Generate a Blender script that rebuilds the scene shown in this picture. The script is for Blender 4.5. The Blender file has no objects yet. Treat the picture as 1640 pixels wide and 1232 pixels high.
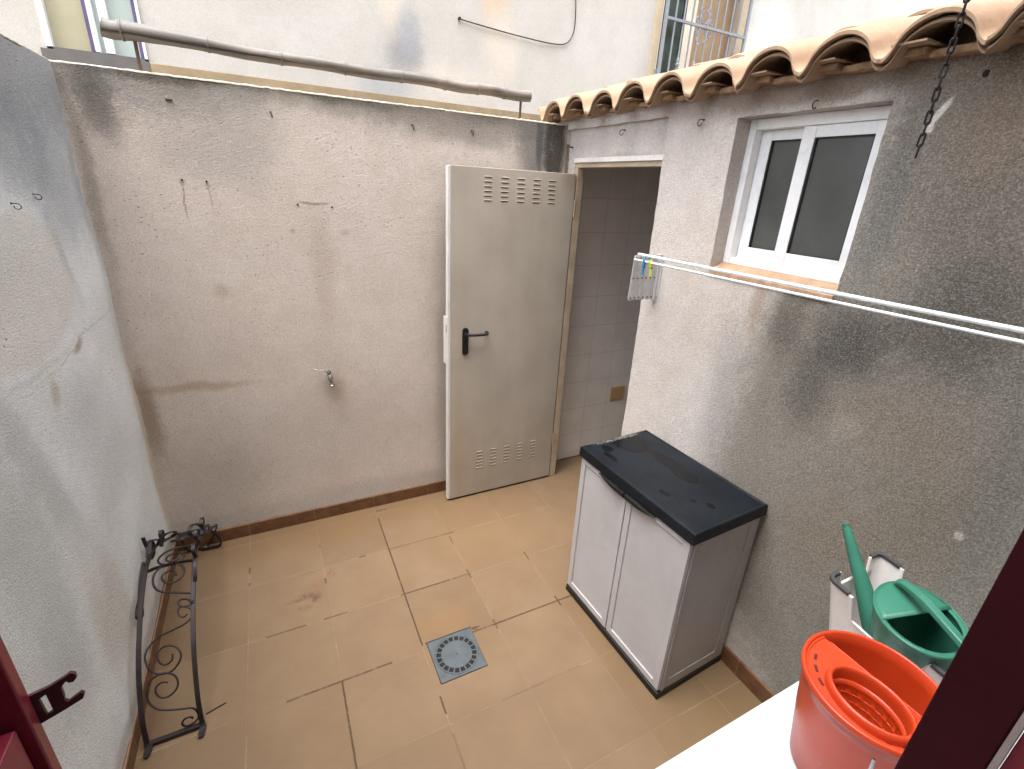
import bpy, math, random
from mathutils import Vector, Matrix, noise
random.seed(7)
scene = bpy.context.scene
R = math.radians

# ------------------------------------------------------------------ camera
cam_d = bpy.data.cameras.new("camera")
cam = bpy.data.objects.new("camera", cam_d)
scene.collection.objects.link(cam)
scene.camera = cam
cam_d.sensor_fit = 'HORIZONTAL'
cam_d.sensor_width = 36.0
cam_d.lens = 769.3335 / 1640 * 36.0
cam_d.shift_x = -7.83 / 1640
cam_d.shift_y = -13.72 / 1640
cam_d.clip_start = 0.02
cam_d.clip_end = 3000
cam.location = (-1.589423, -2.588461, 1.899487)
cam.rotation_mode = 'XYZ'
cam.rotation_euler = (1.19609, -0.05335309, -0.4613583)

# ------------------------------------------------------------------ sky + sun (overcast daylight)
SUN_EL, SUN_ROT = R(76), R(255)
world = bpy.data.worlds.new("World")
scene.world = world
world.use_nodes = True
wn = world.node_tree
wn.nodes.clear()
sky = wn.nodes.new('ShaderNodeTexSky')
sky.sky_type = 'NISHITA'
sky.sun_disc = False
sky.sun_elevation = SUN_EL
sky.sun_rotation = SUN_ROT
sky.altitude = 20
sky.air_density = 1.0
sky.dust_density = 4.0
sky.ozone_density = 1.0
bw = wn.nodes.new('ShaderNodeRGBToBW')
mxs = wn.nodes.new('ShaderNodeMix'); mxs.data_type = 'RGBA'
mxs.inputs[0].default_value = 0.6      # cloud cover: most of the blue is lost
wn.links.new(sky.outputs[0], bw.inputs[0])
wn.links.new(sky.outputs[0], mxs.inputs[6])
wn.links.new(bw.outputs[0], mxs.inputs[7])
bg = wn.nodes.new('ShaderNodeBackground')
bg.inputs[1].default_value = 0.15
wo = wn.nodes.new('ShaderNodeOutputWorld')
wn.links.new(mxs.outputs[2], bg.inputs[0])
wn.links.new(bg.outputs[0], wo.inputs[0])

sun_d = bpy.data.lights.new("sun", 'SUN')
sun_d.energy = 0.95
sun_d.angle = R(80)
sun_d.color = (1.0, 0.985, 0.965)
sun = bpy.data.objects.new("sun", sun_d)
scene.collection.objects.link(sun)
sun.rotation_euler = Vector((-0.02, -0.10, 0.99)).to_track_quat('Z', 'Y').to_euler()

scene.view_settings.view_transform = 'Standard'
scene.view_settings.look = 'None'
scene.view_settings.exposure = 2.56
scene.view_settings.gamma = 1
scene.view_settings.use_curve_mapping = False

W = 2.2157            # courtyard width (left wall at x=-W, right wall at x=0, back wall at y=0)
H = 2.235             # wall height
YH = -2.80            # own house wall behind the camera
T = 0.34              # floor tile pitch
XB, Y1 = -1.1886, -0.42

# ------------------------------------------------------------------ node helper
def srgb(r, g, b):
    f = lambda c: (c / 255 / 12.92) if c / 255 <= 0.04045 else ((c / 255 + 0.055) / 1.055) ** 2.4
    return (f(r), f(g), f(b), 1)

class NG:
    def __init__(s, name):
        s.m = bpy.data.materials.new(name); s.m.use_nodes = True
        s.t = s.m.node_tree; s.n = s.t.nodes; s.n.clear()
        s.out = s.n.new('ShaderNodeOutputMaterial')
        s.b = s.n.new('ShaderNodeBsdfPrincipled')
        s.t.links.new(s.b.outputs[0], s.out.inputs[0])
        g = s.n.new('ShaderNodeNewGeometry')
        s.pos = g.outputs['Position']; s.nor = g.outputs['Normal']
    def set(s, sock, v):
        if isinstance(v, bpy.types.NodeSocket): s.t.links.new(v, sock)
        else: sock.default_value = v
    def math(s, op, a, b=0.0, c=None, clamp=False):
        n = s.n.new('ShaderNodeMath'); n.operation = op; n.use_clamp = clamp
        s.set(n.inputs[0], a); s.set(n.inputs[1], b)
        if c is not None: s.set(n.inputs[2], c)
        return n.outputs[0]
    def v(s, op, a, b=(0, 0, 0)):
        n = s.n.new('ShaderNodeVectorMath'); n.operation = op
        s.set(n.inputs[0], a)
        if op == 'SCALE': s.set(n.inputs[3], b)
        elif op not in ('LENGTH', 'ABSOLUTE', 'FRACTION'): s.set(n.inputs[1], b)
        return n.outputs['Value'] if op == 'LENGTH' else n.outputs[0]
    def noise(s, scale, detail=4, rough=.55, vec=None, col=False, dist=0.0):
        n = s.n.new('ShaderNodeTexNoise'); n.inputs['Scale'].default_value = scale
        n.inputs['Detail'].default_value = detail; n.inputs['Roughness'].default_value = rough
        n.inputs['Distortion'].default_value = dist
        s.set(n.inputs['Vector'], vec if vec is not None else s.pos)
        return n.outputs[1 if col else 0]
    def voro(s, scale, vec=None, feature='F1', rnd=1.0, out=0):
        n = s.n.new('ShaderNodeTexVoronoi'); n.feature = feature
        n.inputs['Scale'].default_value = scale; n.inputs['Randomness'].default_value = rnd
        s.set(n.inputs['Vector'], vec if vec is not None else s.pos)
        return n.outputs[out]
    def ramp(s, x, a, b, smooth=True, lo=0.0, hi=1.0):
        n = s.n.new('ShaderNodeMapRange'); n.interpolation_type = 'SMOOTHSTEP' if smooth else 'LINEAR'
        s.set(n.inputs[0], x); n.inputs[1].default_value = a; n.inputs[2].default_value = b
        n.inputs[3].default_value = lo; n.inputs[4].default_value = hi
        return n.outputs[0]
    def mix(s, f, a, b, blend='MIX'):
        n = s.n.new('ShaderNodeMix'); n.data_type = 'RGBA'; n.blend_type = blend
        s.set(n.inputs[0], f); s.set(n.inputs[6], a); s.set(n.inputs[7], b)
        return n.outputs[2]
    def scalevec(s, vec, sc): return s.v('MULTIPLY', vec, sc)
    def bump(s, h, strength=.3, dist=.002, nrm=None):
        n = s.n.new('ShaderNodeBump'); n.inputs['Strength'].default_value = strength
        n.inputs['Distance'].default_value = dist
        s.set(n.inputs['Height'], h)
        if nrm is not None: s.set(n.inputs['Normal'], nrm)
        return n.outputs[0]
    def distorted(s, a1=.10, s1=2.2, a2=.03, s2=9):
        d1 = s.v('SCALE', s.v('SUBTRACT', s.noise(s1, 3, .5, col=True), (.5, .5, .5)), a1)
        d2 = s.v('SCALE', s.v('SUBTRACT', s.noise(s2, 4, .6, col=True), (.5, .5, .5)), a2)
        return s.v('ADD', s.v('ADD', s.pos, d1), d2)
    def blob(s, P, c, r, soft=.6, rot=0, axis='Y'):
        """1 inside the ellipsoid of centre c and radii r (None = unbounded), soft edge"""
        q = s.v('SUBTRACT', P, c)
        if rot:
            n = s.n.new('ShaderNodeVectorRotate'); n.rotation_type = axis + '_AXIS'
            s.set(n.inputs['Vector'], q); n.inputs['Angle'].default_value = rot
            q = n.outputs[0]
        q = s.v('MULTIPLY', q, tuple(0 if k is None else 1 / k for k in r))
        return s.ramp(s.v('LENGTH', q), 1 - soft, 1 + soft, lo=1, hi=0)
    def seg(s, P, c, half, w, soft=.5, rot=0, axis='Z'):
        """1 within w of an axis aligned box (centre c, half sizes)"""
        q = s.v('SUBTRACT', P, c)
        if rot:
            n = s.n.new('ShaderNodeVectorRotate'); n.rotation_type = axis + '_AXIS'
            s.set(n.inputs['Vector'], q); n.inputs['Angle'].default_value = rot
            q = n.outputs[0]
        q = s.v('MAXIMUM', s.v('SUBTRACT', s.v('ABSOLUTE', q), half), (0, 0, 0))
        return s.ramp(s.v('LENGTH', q), w * (1 - soft), w * (1 + soft), lo=1, hi=0)
    def fin(s, col, rough=.6, nrm=None, metal=0.0, spec=None, coat=None):
        s.set(s.b.inputs['Base Color'], col); s.set(s.b.inputs['Roughness'], rough)
        s.b.inputs['Metallic'].default_value = metal
        if nrm is not None: s.set(s.b.inputs['Normal'], nrm)
        if spec is not None: s.b.inputs['Specular IOR Level'].default_value = spec
        if coat is not None: s.b.inputs['Coat Weight'].default_value = coat
        return s.m

def simple(name, col, rough=.5, var=.12, scale=14, metal=0.0, bump=.15, bscale=180, spec=None, bdist=.0006):
    g = NG(name)
    n1 = g.noise(scale, 5, .6); n2 = g.noise(scale * 7, 3, .6)
    f = g.math('ADD', g.math('MULTIPLY', n1, .7), g.math('MULTIPLY', n2, .3))
    dark = tuple(c * (1 - var * 1.6) for c in col[:3]) + (1,)
    lite = tuple(min(1, c * (1 + var * 1.2)) for c in col[:3]) + (1,)
    c = g.mix(g.ramp(f, .3, .7), dark, lite)
    r = g.ramp(n1, .25, .75, lo=max(.03, rough - .08), hi=min(1, rough + .1))
    nb = g.bump(g.noise(bscale, 3, .6), bump, bdist) if bump else None
    return g.fin(c, r, nb, metal, spec)

# ------------------------------------------------------------------ stucco walls
def stucco(name, base, alt, stains, grain_shade=.5, pit_col=(.10, .09, .08, 1), bump=.5, mottle=.25, grit=.22, field=None):
    """stains: (centre, radii, colour, amount, softness, rot, axis)"""
    g = NG(name)
    P = g.distorted()
    big = g.noise(1.6, 4, .6)
    mid = g.noise(7, 5, .6)
    col = g.mix(g.ramp(g.math('ADD', g.math('MULTIPLY', big, .6), g.math('MULTIPLY', mid, .4)), .36, .64), base, alt)
    mott = g.math('ADD', g.math('MULTIPLY', g.noise(13, 6, .72), .6), g.math('MULTIPLY', g.noise(120, 3, .75), .4))
    mk = g.math('MULTIPLY', g.math('SUBTRACT', mott, .5), 2.6)
    for st in stains:
        c, r, k, amt = st[:4]
        soft = st[4] if len(st) > 4 else .6
        rot = st[5] if len(st) > 5 else 0
        ax = st[6] if len(st) > 6 else 'Y'
        m = g.blob(P, c, r, soft, rot, ax)
        # broken up by the mottling of the render
        m = g.math('MULTIPLY', m, g.ramp(g.math('ADD', m, mk), .15, .85, lo=amt * .25, hi=amt), clamp=True)
        col = g.mix(m, col, k)
    mo = g.ramp(g.noise(11, 7, .72), .34, .62)
    col = g.mix(g.math('MULTIPLY', g.math('SUBTRACT', 1, mo), mottle * .42), col, g.mix(1.0, col, (.55, .54, .52, 1), 'MULTIPLY'))
    # coarse sand grains in the render, bare where the paint has washed off
    gc = g.voro(300, g.v('ADD', g.pos, g.v('SCALE', g.noise(120, 2, .6, col=True), .006)), out=1)
    gs = g.n.new('ShaderNodeSeparateXYZ'); g.t.links.new(gc, gs.inputs[0])
    gn = g.math('ADD', g.math('MULTIPLY', gs.outputs[0], .55), g.math('MULTIPLY', g.noise(130, 5, .8), .45))
    ga = grit
    if field is not None:
        fm = g.blob(P, field[0], field[1], .25)
        ga = g.math('ADD', grit, g.math('MULTIPLY', fm, field[2]))
    col = g.mix(g.math('MULTIPLY', g.ramp(gn, .32, .50, lo=1, hi=0), ga), col, g.mix(1.0, col, (.42, .41, .39, 1), 'MULTIPLY'))
    col = g.mix(g.math('MULTIPLY', g.ramp(gn, .56, .74), g.math('MULTIPLY', ga, .7)), col, (.52, .50, .46, 1))
    grain = g.noise(170, 4, .72)
    lsp = g.ramp(g.noise(230, 3, .8), .62, .72)
    col = g.mix(g.math('MULTIPLY', lsp, .18 + mottle * .22), col, g.mix(.5, col, (.62, .60, .57, 1)))
    fine = g.noise(420, 2, .6)
    gv = g.ramp(g.math('ADD', g.math('MULTIPLY', grain, .5), g.math('ADD', g.math('MULTIPLY', fine, .25), g.math('MULTIPLY', g.noise(75, 4, .7), .25))), .40, .60)
    col = g.mix(g.math('MULTIPLY', g.math('SUBTRACT', 1, gv), grain_shade * .42), col, g.mix(1.0, col, (.38, .36, .35, 1), 'MULTIPLY'))  # grain hollows darkened in colour, in place of bump shading
    # pits: holes torn by the float, stretched along the wall
    Ps = g.v('MULTIPLY', g.v('ADD', g.pos, g.v('SCALE', g.noise(60, 2, .5, col=True), .008)), (1, 1, 1.7))
    vd = g.voro(46, Ps)
    rndc = g.voro(46, Ps, out=1)
    sel = g.n.new('ShaderNodeSeparateXYZ'); g.t.links.new(rndc, sel.inputs[0])
    pit = g.math('MULTIPLY', g.ramp(vd, .07, .22, lo=1, hi=0), g.ramp(sel.outputs[0], .48, .85))
    dens = g.ramp(g.noise(3.1, 3, .6), .35, .7)
    pit = g.math('MULTIPLY', pit, g.math('ADD', .35, g.math('MULTIPLY', dens, .65)), clamp=True)
    col = g.mix(g.math('MULTIPLY', pit, .72), col, pit_col)
    lum = g.math('ADD', g.math('MULTIPLY', g.noise(34, 5, .75), .8), g.math('MULTIPLY', grain, 1.1))
    h = g.math('SUBTRACT', lum, g.math('MULTIPLY', pit, 1.4))
    h = g.math('ADD', h, g.math('MULTIPLY', fine, .35))
    return g.fin(col, .93, g.bump(h, min(1, bump * 1.7), .006), spec=.2)

GREY = srgb(118, 116, 112); DGREY = srgb(92, 88, 82); BRN = srgb(150, 118, 90)
LX = -W
back_stains = [
    ((-1.9, 0, 2.28), (.55, None, .20), srgb(146, 143, 138), .8, .55),
    ((-1.1, 0, 2.27), (1.2, None, .11), srgb(146, 139, 129), .75, .6),
    ((-1.2, 0, 2.245), (1.6, None, .035), srgb(84, 78, 68), .85, .8),
    ((-2.10, 0, 2.12), (.08, None, .16), srgb(80, 78, 74), .75, .8),
    ((-2.19, 0, 1.90), (.025, None, .40), srgb(130, 124, 114), .45, .9),
    ((-1.66, 0, 2.02), (.17, None, .2), srgb(172, 168, 162), .5, .7),
    ((-1.85, 0, 1.98), (.12, None, .12), srgb(190, 182, 176), .45, .7),
    ((-.60, 0, 2.20), (.55, None, .12), srgb(134, 128, 120), .7, .7),
    ((-.20, 0, 2.14), (.12, None, .25), srgb(104, 103, 102), .75, .7),
    ((-.075, 0, 2.15), (.075, None, .35), srgb(58, 54, 46), .9, .45),
    ((-.17, 0, 2.17), (.02, None, .2), srgb(70, 74, 76), .7, .6),
    ((-.62, 0, 1.0), (.09, None, .10), srgb(122, 92, 72), .75, .9),
    ((-.72, 0, .95), (.07, None, .9), srgb(164, 148, 134), .35, .9),
    ((-1.98, 0, .905), (.24, None, .022), srgb(176, 146, 116), .6, .9),
    ((-2.19, 0, .80), (.04, None, .25), srgb(140, 110, 80), .65, .9),
    ((-2.20, 0, 1.5), (.03, None, .5), srgb(178, 166, 150), .3, .9),
    ((-1.80, 0, 1.36), (.035, None, .03), srgb(176, 156, 134), .5, .9),
    ((-1.36, 0, 1.45), (.06, None, .30), srgb(190, 172, 152), .4, .9),
    ((-1.36, 0, .83), (.06, None, .09), srgb(150, 124, 98), .5, .9),
    ((-1.883, 0, 1.79), (.0035, None, .08), srgb(150, 108, 72), .6, .9),
    ((-1.79, 0, 1.80), (.0035, None, .06), srgb(156, 118, 84), .5, .9),
    ((-1.37, 0, 1.772), (.075, None, .008), srgb(140, 116, 96), .65, .8),
    ((-1.24, 0, 1.63), (.02, None, .018), srgb(170, 158, 146), .4, .9),
    ((-1.48, 0, 1.64), (.012, None, .014), srgb(130, 118, 106), .45, .9),
    ((-1.5, 0, .55), (.8, None, .30), srgb(178, 166, 154), .3, .9),
    ((-1.3, 0, .12), (1.3, None, .08), srgb(186, 182, 174), .5, .8),
    ((-1.95, 0, .35), (.25, None, .25), srgb(170, 158, 142), .35, .9),
]
right_stains = [
    # the weathered grey field beyond the window
    ((0, -2.40, 1.15), (None, 1.0, 1.35), srgb(148, 144, 134), .95, .18),
    ((0, -2.3, 2.1), (None, .62, .5), srgb(134, 128, 119), .95, .25),
    ((0, -1.72, .85), (None, .34, .45), srgb(160, 154, 144), .85, .4),
    ((0, -1.79, 1.50), (None, .13, .13), srgb(92, 90, 86), .85, .8),
    ((0, -1.70, 1.32), (None, .08, .18), srgb(92, 90, 85), .6, .8),
    ((0, -2.02, 1.62), (None, .17, .18), srgb(100, 97, 91), .8, .8),
    ((0, -1.57, 1.50), (None, .07, .12), srgb(112, 108, 100), .75, .7),
    ((0, -1.98, 1.28), (None, .2, .13), srgb(152, 142, 130), .75, .8),
    ((0, -1.84, 1.22), (None, .05, .05), srgb(176, 170, 158), .6, .9),
    ((0, -2.1, 1.05), (None, .13, .2), srgb(148, 140, 126), .65, .8),
    ((0, -2.22, 1.25), (None, .06, .3), srgb(130, 128, 121), .5, .8),
    ((0, -1.92, .82), (None, .18, .16), srgb(150, 138, 122), .6, .8),
    ((0, -2.12, .55), (None, .18, .2), srgb(140, 138, 130), .6, .8),
    ((0, -1.94, 2.10), (None, .10, .12), srgb(158, 142, 126), .75, .8),
    ((0, -1.86, 2.02), (None, .06, .13), srgb(142, 136, 126), .5, .8),
    ((0, -1.76, 1.90), (None, .05, .2), srgb(124, 124, 120), .7, .7),
    ((0, -1.60, 2.245), (None, .7, .05), srgb(136, 122, 108), .9, .7),
    ((0, -1.15, 2.235), (None, .5, .06), srgb(168, 150, 136), .6, .8),
    ((0, -1.43, 1.55), (None, .035, .13), srgb(174, 148, 128), .55, .9),
    ((0, -1.35, 1.62), (None, .12, .015), srgb(120, 112, 104), .5, .9),
    ((0, -1.62, 1.60), (None, .12, .02), srgb(92, 84, 78), .7, .9),
    ((0, -1.36, 1.12), (None, .08, .35), srgb(166, 166, 166), .45, .9),
    ((0, -1.820, 2.130), (None, .006, .042), srgb(236, 234, 228), 1, .5, -.38, 'X'),
    ((0, -1.808, 2.095), (None, .012, .014), srgb(236, 234, 228), 1, .5),
    ((0, -2.205, 1.07), (None, .013, .014), srgb(214, 210, 200), .9, .5),
    ((0, -.5, 2.07), (None, .25, .02), srgb(176, 166, 156), .4, .9),
]
left_stains = [
    ((LX, -.35, 2.15), (None, .6, .22), srgb(142, 144, 144), .8, .7),
    ((LX, -.25, 1.85), (None, .28, .28), srgb(148, 154, 158), .6, .8),
    ((LX, -.55, 1.95), (None, .3, .18), srgb(136, 142, 146), .65, .7),
    ((LX, -.04, 1.9), (None, .05, .5), srgb(158, 160, 158), .5, .9),
    # pale repair patch, its edge running down from the hooks
    ((LX, -.78, 1.56), (None, .42, .21), srgb(222, 218, 210), .8, .14),
    ((LX, -.42, 1.62), (None, .035, .17), srgb(178, 182, 182), .45, .95, -.35, 'X'),
    ((LX, -.80, 1.335), (None, .32, .012), srgb(198, 198, 192), .4, .9),
    # crack line between the two pours
    ((LX, -.42, 1.325), (None, .55, .005), srgb(190, 188, 180), .5, .9, -.04, 'X'),
    ((LX, -.52, 1.31), (None, .06, .014), srgb(160, 146, 120), .8, .7),
    ((LX, -.78, 1.25), (None, .03, .05), srgb(188, 176, 152), .6, .8),
    ((LX, -1.02, 1.10), (None, .07, .34), srgb(168, 172, 170), .5, .95, -.3, 'X'),
    ((LX, -1.25, 1.02), (None, .22, .45), srgb(186, 190, 186), .5, .8),
    ((LX, -.55, .95), (None, .3, .3), srgb(196, 198, 198), .5, .8),
    ((LX, -1.22, .62), (None, .14, .25), srgb(186, 192, 190), .5, .8),
    ((LX, -.98, .50), (None, .05, .28), srgb(212, 210, 202), .6, .7),
    ((LX, -.85, .40), (None, .14, .25), srgb(196, 190, 178), .6, .7),
    ((LX, -.02, .5), (None, .05, .7), srgb(196, 176, 136), .7, .9),
    ((LX, -.5, .10), (None, 1.3, .05), srgb(150, 140, 124), .5, .8),
]
M = {}
M['stucco_back'] = stucco('pinkish_beige_render', srgb(222, 209, 198), srgb(230, 219, 210), back_stains, .6, bump=.6)
M['stucco_right'] = stucco('beige_grey_render', srgb(224, 215, 207), srgb(231, 225, 220), right_stains, 1.0, bump=.85, mottle=.38, grit=.12, field=((0, -2.40, 1.15), (None, 1.0, 1.6), .26))
M['stucco_left'] = stucco('grey_white_render', srgb(228, 231, 231), srgb(237, 239, 237), left_stains, .45)
house_stains_shadow = [
    ((-.53, 1.5, 2.78), (.16, None, .20), srgb(132, 134, 138), .8, .8),
    ((-.50, 1.5, 2.90), (.10, None, .15), srgb(158, 162, 168), .6, .8),
    ((-.68, 1.5, 2.52), (.22, None, .16), srgb(160, 164, 170), .7, .8),
    ((-.62, 1.5, 3.15), (.10, None, .3), srgb(212, 202, 186), .6, .8),
    ((.18, 1.5, 3.35), (.13, None, .3), srgb(206, 176, 140), .7, .8),
    ((.25, 1.5, 2.9), (.15, None, .25), srgb(218, 206, 190), .55, .9),
    ((-.15, 1.5, 2.62), (.35, None, .14), srgb(216, 206, 194), .5, .9),
    ((1.05, 1.5, 2.72), (.30, None, .12), srgb(190, 190, 178), .7, .9),
    ((-3.0, 1.5, 2.8), (.12, None, .6), srgb(202, 176, 146), .6, .8),  # beige shadow painted into the left end of the wall
    ((3.2, 1.5, 3.3), (.4, None, .5), srgb(224, 228, 228), .5, .9),
]
M['house_wall'] = stucco('white_house_render', srgb(186, 184, 178), srgb(194, 192, 187), house_stains_shadow, .12, (.5, .48, .45, 1), bump=.12)
M['own_house'] = stucco('cream_house_render', srgb(200, 192, 182), srgb(208, 200, 192), [], .3, bump=.3)
M['plinth'] = simple('tan_plinth', srgb(146, 130, 104), .85, .15, 4)
M['lit_edge'] = simple('lit_edge_mortar', srgb(186, 178, 162), .95, .22, 40, bump=.6, bscale=90, bdist=.004)  # pale tone stands for light caught along the wall tops

# ------------------------------------------------------------------ floor tiles
def floor_mat():
    g = NG('ochre_floor_tiles')
    sep = g.n.new('ShaderNodeSeparateXYZ'); g.t.links.new(g.pos, sep.inputs[0])
    x, y = sep.outputs[0], sep.outputs[1]
    def line(co, off):
        u = g.math('DIVIDE', g.math('SUBTRACT', co, off), T)
        fr = g.math('FRACT', g.math('ADD', u, 40.5))
        return g.math('MULTIPLY', g.math('ABSOLUTE', g.math('SUBTRACT', fr, .5)), T), g.math('FLOOR', g.math('ADD', u, 40.0))
    dx, ix = line(x, XB); dy, iy = line(y, Y1)
    wob = g.math('MULTIPLY', g.math('SUBTRACT', g.noise(45, 3, .6), .5), .0018)
    d = g.math('ADD', g.math('MINIMUM', dx, dy), wob)
    grout = g.ramp(d, .0011, .0026, lo=1, hi=0)
    # each tile its own shade
    cid = g.n.new('ShaderNodeCombineXYZ'); g.t.links.new(ix, cid.inputs[0]); g.t.links.new(iy, cid.inputs[1])
    wnz = g.n.new('ShaderNodeTexWhiteNoise'); g.t.links.new(cid.outputs[0], wnz.inputs[0])
    tilev = wnz.outputs[0]
    cloud = g.noise(5, 5, .6); speck = g.noise(260, 3, .7)
    f = g.math('ADD', g.math('MULTIPLY', cloud, .55), g.math('MULTIPLY', tilev, .09))
    f = g.math('ADD', f, g.math('MULTIPLY', speck, .30))
    col = g.mix(g.ramp(f, .28, .72), srgb(109, 89, 68), srgb(123, 103, 81))
    P = g.distorted(.05, 4, .02, 22)
    mott = g.noise(40, 5, .7)
    def stain(c, r, k, a, soft=.7, mo=True):
        nonlocal col
        k = tuple(q_ * .50 for q_ in k[:3]) + (1,)
        m = g.blob(P, c, r, soft)
        m = g.math('MULTIPLY', m, g.ramp(mott, .35, .62, lo=0, hi=a) if mo else a, clamp=True)
        col = g.mix(m, col, k)
    stain((-1.61, -.59, 0), (.05, .022, None), srgb(122, 84, 72), .8)
    stain((-1.67, -.60, 0), (.05, .010, None), srgb(128, 90, 76), .7)
    stain((-1.58, -.62, 0), (.025, .025, None), srgb(118, 78, 72), .8)
    stain((-1.64, -.66, 0), (.03, .015, None), srgb(146, 106, 66), .8)
    stain((-1.56, -.54, 0), (.03, .03, None), srgb(158, 120, 84), .7)
    stain((-1.50, -.47, 0), (.02, .025, None), srgb(150, 106, 72), .7)
    stain((-1.60, -.43, 0), (.05, .014, None), srgb(150, 116, 84), .6)
    stain((-1.35, -.47, 0), (.04, .03, None), srgb(160, 130, 104), .5)
    stain((-1.04, -.99, 0), (.10, .07, None), srgb(170, 132, 84), .35, .5, False)
    stain((-1.16, -.98, 0), (.03, .08, None), srgb(170, 134, 88), .3, .5, False)
    stain((-1.5, -.10, 0), (.9, .14, None), srgb(160, 124, 82), .45, .8, False)
    stain((-.62, -.45, 0), (.35, .30, None), srgb(168, 132, 94), .35, .8, False)
    stain((-.46, -1.36, 0), (.03, .35, None), srgb(156, 122, 78), .5, .6)
    stain((-.2, -1.95, 0), (.25, .25, None), srgb(158, 130, 84), .45, .8, False)
    stain((-2.19, -.9, 0), (.05, 1.0, None), srgb(140, 110, 78), .6, .8, False)
    # pale grout with its dirty brown stretches
    gl = g.mix(g.ramp(g.noise(6, 4, .6), .42, .60), srgb(122, 102, 79), srgb(136, 119, 97))
    Pw = g.v('ADD', g.pos, g.v('SCALE', g.v('SUBTRACT', g.noise(60, 2, .5, col=True), (.5, .5, .5)), .004))
    C_, D_ = XB + T, XB + 2 * T
    A_ = XB - T
    segs = [((XB, (-.13 - 1.07) / 2), (0, .47), 1), ((XB, -1.36), (0, .035), 1), ((XB, -1.7), (0, .22), .4),
            (((XB - .02 + -.80) / 2, Y1), (.19, 0), .6), ((XB + .11, Y1 - T), (.125, 0), .95), ((XB + .30, Y1 - T), (.05, 0), .7),
            ((-.70, Y1 - 2 * T), (.28, 0), 1), ((-1.375, Y1 - 2 * T), (.03, 0), .5), ((-1.53, Y1 - 2 * T), (.20, 0), 1),
            ((A_, Y1 - 2 * T - .19), (0, .19), 1), ((A_, -1.6), (0, .1), .5),
            ((A_ + .02, Y1 - T), (.05, 0), .8), ((A_ - .19, Y1 - T), (.08, 0), .8),
            ((C_, Y1 - T), (0, .03), .9), ((C_, Y1 - 2 * T), (0, .025), .8), ((C_, Y1 - .06), (0, .03), .6),
            ((D_, Y1 - T), (0, .03), .8), ((D_, Y1 - 2 * T), (0, .03), 1), ((C_, Y1), (.03, 0), .8),
            ((-1.33, Y1), (.015, 0), .9), ((A_, Y1 - .10), (0, .015), .9), ((A_ - T, Y1 + .12), (0, .02), .9), ((A_ - T, Y1 + .02), (0, .008), .8),
            ((XB + .035, -.06), (.03, 0), .9), ((A_, -.25), (0, .012), .5),
            ((C_ + .06, Y1 - 3 * T), (.18, 0), .35), ((C_ - T * .6, Y1 - 3 * T), (.12, 0), .2)]
    dirt = None
    for (cx, cy), (hx, hy), a in segs:
        m = g.math('MULTIPLY', g.seg(Pw, (cx, cy, 0), (hx, hy, 5), .0036, .45), a)
        dirt = m if dirt is None else g.math('MAXIMUM', dirt, m)
    fade = g.ramp(g.noise(26, 4, .6), .30, .46)
    fade = g.math('ADD', .45, g.math('MULTIPLY', fade, .55))
    dirt = g.math('MULTIPLY', dirt, fade)
    # the hairline crack leaving the drain
    ck = None
    Pc = g.v('ADD', g.pos, g.v('SCALE', g.v('SUBTRACT', g.noise(14, 4, .6, col=True), (.5, .5, .5)), .022))
    for (a, b, wd) in (((-1.17, -1.12), (-1.31, -1.175), .0016), ((-1.31, -1.175), (-1.47, -1.205), .0011), ((-1.195, -1.12), (-1.20, -1.16), .0011)):
        mx, my = (a[0] + b[0]) / 2, (a[1] + b[1]) / 2
        L = math.hypot(b[0] - a[0], b[1] - a[1]); ang = math.atan2(b[1] - a[1], b[0] - a[0])
        m = g.seg(Pc, (mx, my, 0), (L / 2, 0, 5), wd, .5, -ang, 'Z')
        ck = m if ck is None else g.math('MAXIMUM', ck, m)
    lm = g.ramp(g.noise(3.3, 3, .6), .36, .56, lo=.25, hi=.85)
    col = g.mix(g.math('MULTIPLY', grout, lm), col, gl)
    col = g.mix(g.math('MULTIPLY', dirt, .95), col, srgb(70, 54, 40))
    col = g.mix(g.math('MULTIPLY', ck, .55), col, srgb(128, 96, 66))
    # little flecks
    vd = g.voro(11); rc = g.voro(11, out=1)
    sx = g.n.new('ShaderNodeSeparateXYZ'); g.t.links.new(rc, sx.inputs[0])
    fl = g.math('MULTIPLY', g.ramp(vd, .015, .035, lo=1, hi=0), g.ramp(sx.outputs[0], .7, .8))
    col = g.mix(g.math('MULTIPLY', fl, .6), col, srgb(96, 70, 50))
    ro = g.ramp(cloud, .3, .7, lo=.62, hi=.76)
    h = g.math('ADD', g.math('MULTIPLY', grout, -1.0), g.math('MULTIPLY', g.noise(300, 3, .7), .25))
    h = g.math('SUBTRACT', h, g.math('MULTIPLY', g.math('MAXIMUM', dirt, ck), .8))
    h = g.math('ADD', h, g.math('MULTIPLY', g.noise(9, 2, .5), .5))
    return g.fin(col, ro, g.bump(h, .5, .0012), spec=.18)
M['floor'] = floor_mat()

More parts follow.
